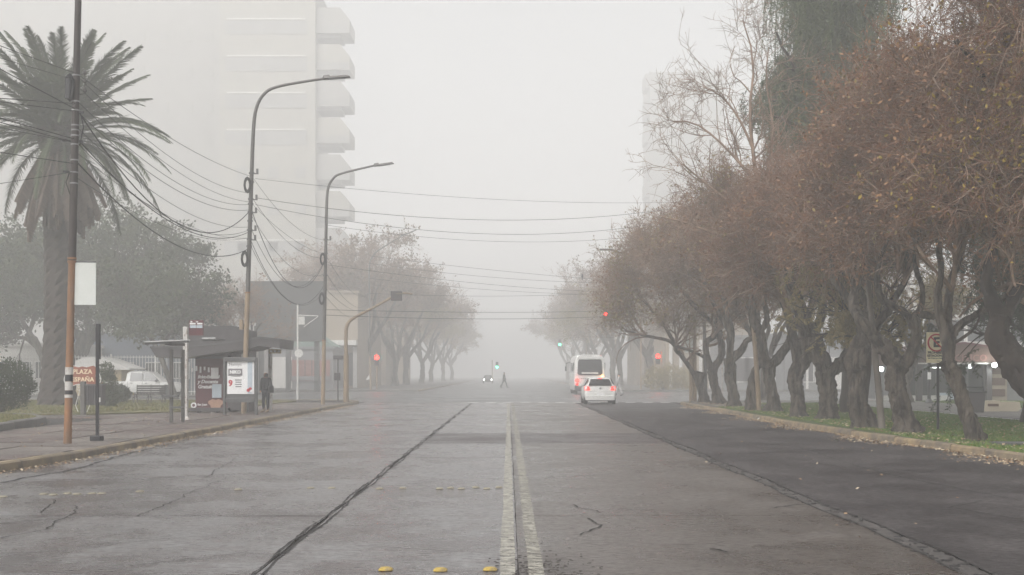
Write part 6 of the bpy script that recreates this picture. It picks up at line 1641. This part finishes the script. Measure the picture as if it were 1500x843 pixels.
# ================================================================== RIGHT SIDE
base = GP(1374, 631); Y = base.y
t = thing('no_parking_sign', 'cream no parking sign with a red barred E on a thin black post', 'sign', base)
MB().tube([base, (base.x, Y, W(0, 490, Y).z)], .036, 10).build('post', M['black'], t)
x0, x1, z0, z1 = W(1356, 0, Y).x, W(1385, 0, Y).x, W(0, 532, Y).z, W(0, 487, Y).z; cx_ = (x0 + x1) / 2
MB().bbox((cx_, Y - .05, (z0 + z1) / 2), (x1 - x0, .02, z1 - z0), .008).build('sign_plate', mat_cream := mat('sign_cream', (.85, .78, .55), (.75, .66, .45), 6, .6) if True else None, t)
cz = W(0, 502.5, Y).z; r_ = .215
b = MB(); b.tube([(cx_ + r_ * math.cos(a), Y - .068, cz + r_ * math.sin(a)) for a in np.linspace(0, 6.283, 25)], .022, 6, cap=False); b.build('red_ring', M['print_red'], t)
MB().tube([(cx_ - r_ * .7, Y - .075, cz + r_ * .7), (cx_ + r_ * .7, Y - .075, cz - r_ * .7)], .018, 6).build('red_bar', M['print_red'], t)
lettering('E', .34, M['black'], t, (cx_, Y - .066, cz), bold=.014)
lettering('PROHIBIDO', .085, M['black'], t, (cx_, Y - .066, W(0, 517, Y).z), bold=.003)
lettering('ESTACIONAR', .078, M['black'], t, (cx_, Y - .066, W(0, 521.5, Y).z), bold=.003)
lettering('EN TODA LA CUADRA', .042, M['black'], t, (cx_, Y - .066, W(0, 525.3, Y).z), bold=.001)
lettering('Ley', .05, M['print_grey'], t, (cx_ + .05, Y - .066, W(0, 529.3, Y).z))

base = GP(1291, 628); t = thing('timber_pole', 'slanting weathered timber pole between the knobbly and the ridged trunk', 'pole', base)
Y = base.y; b = MB(); b.tube([GP(1292, 629), W(1286, 560, Y), W(1278, 480, Y), W(1273, 430, Y), W(1270, 380, Y)], [.095, .085, .08, .075, .07], 10); b.build('shaft', M['bark_pale'], t, smooth=True)
MB().cyl(W(1287, 575, Y) - Vector((0, 0, 0)), .10, .04, 10).build('band', M['grey_metal'], t)
base = GP(1112, 602); t = thing('white_pole', 'slanting off white pole in front of the narrow trunk on the right verge', 'pole', base)
Y = base.y; b = MB(); b.tube([base, W(1109, 550, Y), W(1105, 492, Y), W(1102, 455, Y)], [.10, .095, .09, .085], 10); b.build('shaft', M['pole_beige'], t, smooth=True)
for px, lb in ((1013, 'pair of thin timber poles near the right corner, left one'), (1018, 'pair of thin timber poles near the right corner, right one')):
    base = GP(px, 588); t = thing('timber_pole', lb, 'pole', base); MB().tube([base, W(px - .3, 440, base.y)], [.10, .08], 8).build('shaft', M['pole_beige'], t)
t = thing('banner_sign', 'pale blank banner fixed high beside the thin corner poles', 'banner', GP(1009, 590)); c = W(1009, 505, 66)
MB().box(c, (.42, .04, .9)).build('banner', M['blank'], t); MB().tube([GP(1010.5, 590), (W(1010.5, 0, 66).x, 66.05, c.z + .5)], .035, 6).build('post', M['pole_beige'], t)
base = GP(1058, 587); t = thing('white_pole', 'thin pale post behind the looped limb tree', 'pole', base); MB().tube([base, W(1058, 490, base.y)], .05, 8).build('shaft', M['white_worn'], t)
# park lamp post black, behind the sign
base = GP(1361, 592); Y = base.y; t = thing('park_lamp_post', 'black park lamp post with a flared foot behind the no parking sign', 'lamp post', base)
MB().lathe([(.22, 0), (.20, .08), (.09, .25), (.075, 3.6)], base, 10).build('shaft', M['black'], t); MB().cyl((base.x, Y - .02, 1.35), .085, .35, 10).build('label_band', M['print_white'], t)
MB().lathe([(.1, 0), (.28, .1), (.24, .35), (.06, .45)], (base.x, Y, 3.7), 10).build('lantern', M['black'], t)
# bin and concrete block
base = GP(1426, 606); Y = base.y
t = thing('litter_bin', 'large dark litter bin behind the slim leaning tree trunk', 'litter bin', base)
b = MB(); b.prism([(-.30, .04), (.28, .04), (.36, .78), (-.38, .78)], -.26, .26); link_mesh('bin_body', b.mesh('bin_body', M['charcoal']), t)
link_mesh('rim', MB().box((0, 0, .80), (.78, .6, .05)).mesh('rim', M['black']), t)
link_mesh('hood_bar', MB().tube([(-.4, 0, .8), (-.4, 0, .98), (.36, 0, .98), (.36, 0, .8)], .02, 6).mesh('hood_bar', M['black']), t)
base = GP(1464, 604); Y = base.y
t = thing('concrete_sign_block', 'low cream concrete block with a small brown plate beside the litter bin', 'concrete block', base)
b = MB(); b.prism([(-.70, 0), (.55, 0), (.70, .12), (.66, .40), (-.05, .40), (-.12, .44), (-.66, .44)], -.3, .3); link_mesh('block', b.mesh('block', M['concrete_block']), t)
link_mesh('plate', MB().bbox((-.36, -.31, .28), (.42, .02, .10), .005).mesh('plate', M['brown_fascia']), t)

# pavilion with the long fascia
Y = 67.0
t = thing('pavilion', 'low lit pavilion with a brown gabled fascia behind the no parking sign', 'pavilion', (W(1420, 0, Y).x, Y, .14))
xw0, xw1 = W(1322, 0, Y).x, W(1530, 0, Y).x
zf0, zf1 = W(0, 534, Y).z, W(0, 519, Y).z
MB().prism([(xw0 - .2, zf0), (xw1, zf0), (xw1, W(0, 522, Y).z), (W(1400, 0, Y).x, W(0, 503, Y).z), (xw0 - .2, W(0, 518, Y).z)], Y - 1.2, Y + 9).build('roof', M['brown_fascia'], t)
MB().prism([(xw0 - .3, W(0, 519, Y).z), (W(1400, 0, Y).x, W(0, 504.5, Y).z), (xw1, W(0, 523.5, Y).z), (xw1, W(0, 521, Y).z), (W(1400, 0, Y).x, W(0, 502, Y).z), (xw0 - .3, W(0, 516.5, Y).z)], Y - 1.3, Y + 9.1).build('roof_trim', M['sign_maroon'], t)
MB().box(((xw0 + xw1) / 2, Y - 1.215, zf0 + .04), (xw1 - xw0, .03, .07)).build('fascia_edge', M['white_wall'], t)
MB().box(((xw0 + xw1) / 2, Y + 5, 1.4), (xw1 - xw0 - .4, 6, 2.5)).build('back_wall', M['grey_wall'], t)
for i, px in enumerate((1330, 1350, 1372, 1394, 1417, 1441)):
    MB().box((W(px, 0, Y).x, Y, 1.3), (.09, .09, 2.3)).build('mullion', M['grey_metal'], t)
for a, c in ((1330, 1350), (1350, 1372), (1372, 1394), (1394, 1417), (1417, 1441)):
    MB().box(((W(a, 0, Y).x + W(c, 0, Y).x) / 2, Y + .03, 1.35), ((c - a) * Y / F - .1, .03, 2.1)).build('pane', M['glass'], t)
for px in (1346, 1448): MB().box((W(px, 0, Y - 1).x, Y - 1, 1.25), (.28, .28, 2.4)).build('column', M['charcoal'], t)
MB().box((W(1459, 0, Y).x, Y - .2, 1.25), (.9, .3, 2.3)).build('timber_panel', M['beige_wall'], t)
for i in range(3): MB().box((W(1459, 0, Y).x, Y - .37, .6 + .6 * i), (.7, .04, .4)).build('panel_board', M['brown_fascia'], t)
MB().box((W(1490, 0, Y).x, Y, 1.2), (2.0, .2, 2.3)).build('side_wall', M['grey_wall'], t)
for i in range(6): MB().box((W(1477 + i * 5, 0, Y).x, Y - .12, 1.3), (.05, .04, .9)).build('grille_bar', M['steel'], t)
MB().box((W(1350, 0, Y).x - .6, Y - .3, .3), (4.0, .1, .3)).build('low_wall', M['white_wall'], t)
MB().box((W(1389, 0, Y).x, Y - .18, .42), (1.2, .06, .35)).build('counter_panel', M['print_blue'], t)
lettering('CIVICO', .50, M['red_wall'], t, (W(1422, 0, Y - 1.2).x, Y - 1.23, W(0, 525, Y - 1.2).z), bold=.006, space=1.05)
for a, c in ((1352, 1380), (1404, 1414)): MB().box(((W(a, 0, Y).x + W(c, 0, Y).x) / 2, Y - .9, W(0, 539, Y).z), ((c - a) * Y / F, .06, .05)).build('strip_lamp', M['tube_white'], t)
MB().box((W(1435, 0, Y).x, Y - .9, (W(0, 541, Y).z + W(0, 572, Y).z) / 2), (.06, .06, 31 * Y / F)).build('strip_lamp', M['tube_white'], t)
def flood(label, px, py, Y, e, mount):
    c = W(px, py, Y); t = thing('flood_lamp', label, 'lamp', c)
    b = MB(); b.bbox(c, (.34, .12, .24), .03); b.build('housing', M['grey_metal'], t); b = MB(); b.disc(c - Vector((0, .08, 0)), .12, .05, n=16); b.build('lens', M['lamp_white'], t)
    b = MB(); b.tube([c + Vector((0, .05, 0))] + [Vector(m) for m in mount], .03, 6); b.build('bracket', M['grey_metal'], t)
    ld = bpy.data.lights.new('lamp_light', 'POINT'); ld.energy = e; ld.color = (.93, 1, .97); ld.shadow_soft_size = .15
    lo = bpy.data.objects.new('lamp_light', ld); COL.objects.link(lo); lo.parent = t; lo.location = (0, -.4, 0)
flood('bright white lamp under the right end of the pavilion fascia', 1456, 535, 65.6, 60, [(W(1456, 0, 65.8).x, 65.9, zf0 + .05)])
flood('bright white lamp on a bracket left of the ridged trunk', 1290, 541, 62, 45, [(W(1296, 0, 62).x, 62.3, W(0, 541, 62).z), (W(1296, 0, 62).x, 62.3, .14)])
# little kiosk window lights between ridged trunk and pavilion
t = thing('kiosk', 'narrow lit kiosk with a white and red counter between trunk and pavilion', 'kiosk', (W(1333, 0, 72).x - .2, 72, .14))
MB().box((W(1330, 0, 72).x, 73.4, 1.4), (3.0, 2.4, 2.5)).build('wall', M['grey_wall'], t); MB().box((W(1330, 0, 72).x, 72.15, 1.15), (1.8, .08, .9)).build('window', M['print_white'], t)
MB().box((W(1330, 0, 72).x, 72.08, .9), (1.8, .06, .12)).build('red_stripe', M['print_red'], t); MB().box((W(1331, 0, 72).x, 72.0, W(0, 513, 72).z), (1.6, .06, .10)).build('strip_lamp', M['tube_white'], t)

# pale buildings along the far side of the cross street and behind the park
for (a, c, Y, H, m, lb, cols, rows) in ((1300, 1560, 96, 8.2, 'white_wall', 'pale building with tall windows rising behind the pavilion roof', 7, 2), (1150, 1290, 115, 5.2, 'grey_wall', 'grey shop front with pale door frames seen between the middle trunks', 4, 1),
                                 (1060, 1148, 116, 4.9, 'grey_wall', 'grey building seen between the trunks beside the slanting white pole', 3, 1), (975, 1056, 124, 5.8, 'beige_wall', 'beige building with pale pilasters behind the stumpy corner tree', 0, 0)):
    t = building('building', lb, 'building', W(a, 0, Y).x, W(c, 0, Y).x, Y, 10, H, m, cols=cols, rows=rows, z0=2.0, win=(1.4, 1.7) if rows == 2 else (1.5, 2.2), zb=.13, winm='glass' if rows == 2 else 'charcoal')
    if cols == 0:
        for i in range(6): MB().box((W(a, 0, Y).x + .5 + i * 1.0, Y - .12, 2.6), (.3, .2, 4.9)).build('pilaster', M['white_wall'], t)
    if (a, c) == (1150, 1290):
        MB().box((W(1233, 0, Y).x, Y - .12, 1.5), (1.9, .2, 2.6)).build('white_shutter', M['white_wall'], t); MB().box((W(1182, 0, Y).x, Y - .12, 1.7), (.2, .2, 3.0)).build('downpipe', M['white_wall'], t)
for i, (x, Y, w_, h_) in enumerate(((22.5, 142, 11, 8), (22.5, 164, 11, 7))):
    building('building', ('first' if i == 0 else 'second') + ' foggy building along the far right pavement', 'building', x - w_ / 2, x + w_ / 2, Y, 12, h_, 'beige_wall', cols=3, rows=2, z0=1.8, win=(1.1, 1.4))
# right hand street lamp whose arm pokes out of the trees
t = thing('street_lamp', 'street lamp whose thin arm pokes left out of the right hand trees', 'street lamp', (10.6, 66, .13))
MB().tube([(10.6, 66, .13), (10.5, 66, 5), (10.0, 66, 7.0)] + [W(px, py, 66) for px, py in ((965, 388), (940, 379), (910, 371), (894, 366))], [.10, .09, .08, .07, .06, .06, .06], 8).build('pole', M['pole_grey'], t, smooth=True)
c = W(888, 366, 66); MB().bbox(c, (.7, .3, .08), .02).build('lamp_head', M['pole_grey'], t)

# ================================================================== CABLES
cab = 0
def cable(label, p, q, sag, r=.012, group='overhead cables', n=22):
    p, q = Vector(p), Vector(q)
    P = []
    for i in range(n + 1):
        t_ = i / n; v = p.lerp(q, t_); v.z -= sag * 4 * t_ * (1 - t_); P.append(v)
    o = MB().tube(P, r * (.55 if 'crossing' in group else .7), 5).build('overhead_cable', M['cable'])
    return tag(o, label, 'cable', group)
YA, YB, YCc = 25.9, LB.y, LC.y
zA = lambda py: W(0, py, YA).z
xA = lambda z: -9.3 + (z - .15) * .024
# into the frame from the left edge
for i, (py0, py1, r) in enumerate(((66, 108, .011), (84, 118, .008), (100, 160, .014), (143, 152, .012), (148, 163, .012), (172, 204, .014), (178, 209, .012), (186, 209, .009), (222, 240, .012), (268, 252, .008))):
    z1 = zA(py1); p0 = W(0, py0, 22.6)
    d = Vector((xA(z1), YA, z1)) - p0; far = p0 - d * 5.5; far.z = min(far.z, p0.z + .9) if d.z < 0 else max(far.z, p0.z - .9)
    cable(f'{ords[i]} cable from the top among those entering at the left edge', (xA(z1), YA, z1), p0 - d * 2.5, .02, r, 'cables from the left edge to the nearest pole')
for i, (pa, pb2, sag, r) in enumerate(((112, 258, .25, .011), (116, 283, .5, .010), (130, 296, .5, .010), (152, 300, .6, .011), (166, 312, 1.5, .022), (167, 308, .6, .012), (190, 333, .6, .010), (206, 341, .9, .019), (212, 338, .8, .012), (240, 366, .9, .021), (226, 349, .5, .008), (262, 349, .5, .009))):
    za = zA(pa); zb = W(0, pb2, YB).z
    cable(f'{ords[i]} cable from the top between nearest pole and first street lamp', (xA(za) + .09, YA, za), (lxB(zb) - .08, YB, zb), sag, r, 'cables between the nearest pole and the first street lamp')
for i, (pa, pb2, sag, r) in enumerate(((262, 352, .5, .010), (292, 378, .6, .012), (312, 386, 1.9, .020), (318, 402, .8, .012), (338, 384, 1.6, .014), (355, 420, 1.5, .016), (362, 428, 1.3, .012), (300, 372, .3, .010))):
    za = W(0, pa, YB).z; zb = W(0, pb2, YCc).z
    cable(f'{ords[i]} sagging cable from the top between the first and second street lamps', (lxB(za) + .08, YB, za), (lxC(zb) - .08, YCc, zb), sag, r, 'cables between the first and second street lamps')
for i, (pa, pb2, sag) in enumerate(((378, 430, .9), (402, 442, 1.0), (436, 460, .8), (425, 452, .6))):
    za = W(0, pa, YCc).z; zb = W(0, pb2, LD.y).z
    cable(f'{ords[i]} faint cable from the top between the second and third street lamps', (lxC(za) + .08, YCc, za), (lxD(zb), LD.y, zb), sag, .014, 'cables between the second and third street lamps')
# across the road
for i, (a, c, sag, r) in enumerate((((374, 262, YB), (1010, 296, 64), .35, .012), ((374, 290, YB), (1010, 302, 58), .75, .016), ((374, 300, YB), (1040, 312, 62), 1.1, .015), ((478, 330, YCc), (1000, 338, 74), .75, .015),
                                     ((541, 375, 84), (1000, 418, 88), .2, .018), ((541, 386, 84), (1010, 414, 90), .5, .018), ((478, 388, YCc), (1000, 428, 90), .45, .016), ((541, 408, 84), (960, 432, 96), .35, .018),
                                     ((541, 430, 84), (960, 424, 98), .35, .02), ((478, 454, YCc), (985, 452, 90), .2, .022), ((478, 462, YCc), (985, 458, 84), .3, .022))):
    cable(f'{ords[i]} cable from the top of those crossing above the road', W(*a), W(*c), sag, r, 'cables crossing above the road')
# a bird on a far wire
c = W(853, 405, 88); t = thing('bird', 'tiny dark bird high above the road left of the bare branches', 'bird', c)
b = MB(); b.lathe([(.01, -.16), (.06, -.08), (.075, 0), (.05, .08), (.045, .12), (.01, .18)], c, 8); b.box(c + Vector((0, .06, -.2)), (.05, .03, .14)); b.build('body', M['black'], t, smooth=True)

# ================================================================== haze: the fog of the whole place
b = MB(); b.box((0, 250, 40.5), (640, 760, 83))
hz = b.build('haze', None, kind='stuff')
hm = bpy.data.materials.new('fog'); hm.use_nodes = True
N = hm.node_tree.nodes; N.clear()
pv = N.new('ShaderNodeVolumePrincipled'); pv.inputs['Density'].default_value = HAZE_DENSITY
pv.inputs['Color'].default_value = (0.993, 0.993, 0.992, 1); pv.inputs['Anisotropy'].default_value = 0.1
out = N.new('ShaderNodeOutputMaterial'); hm.node_tree.links.new(pv.outputs[0], out.inputs['Volume'])
hz.data.materials.append(hm)
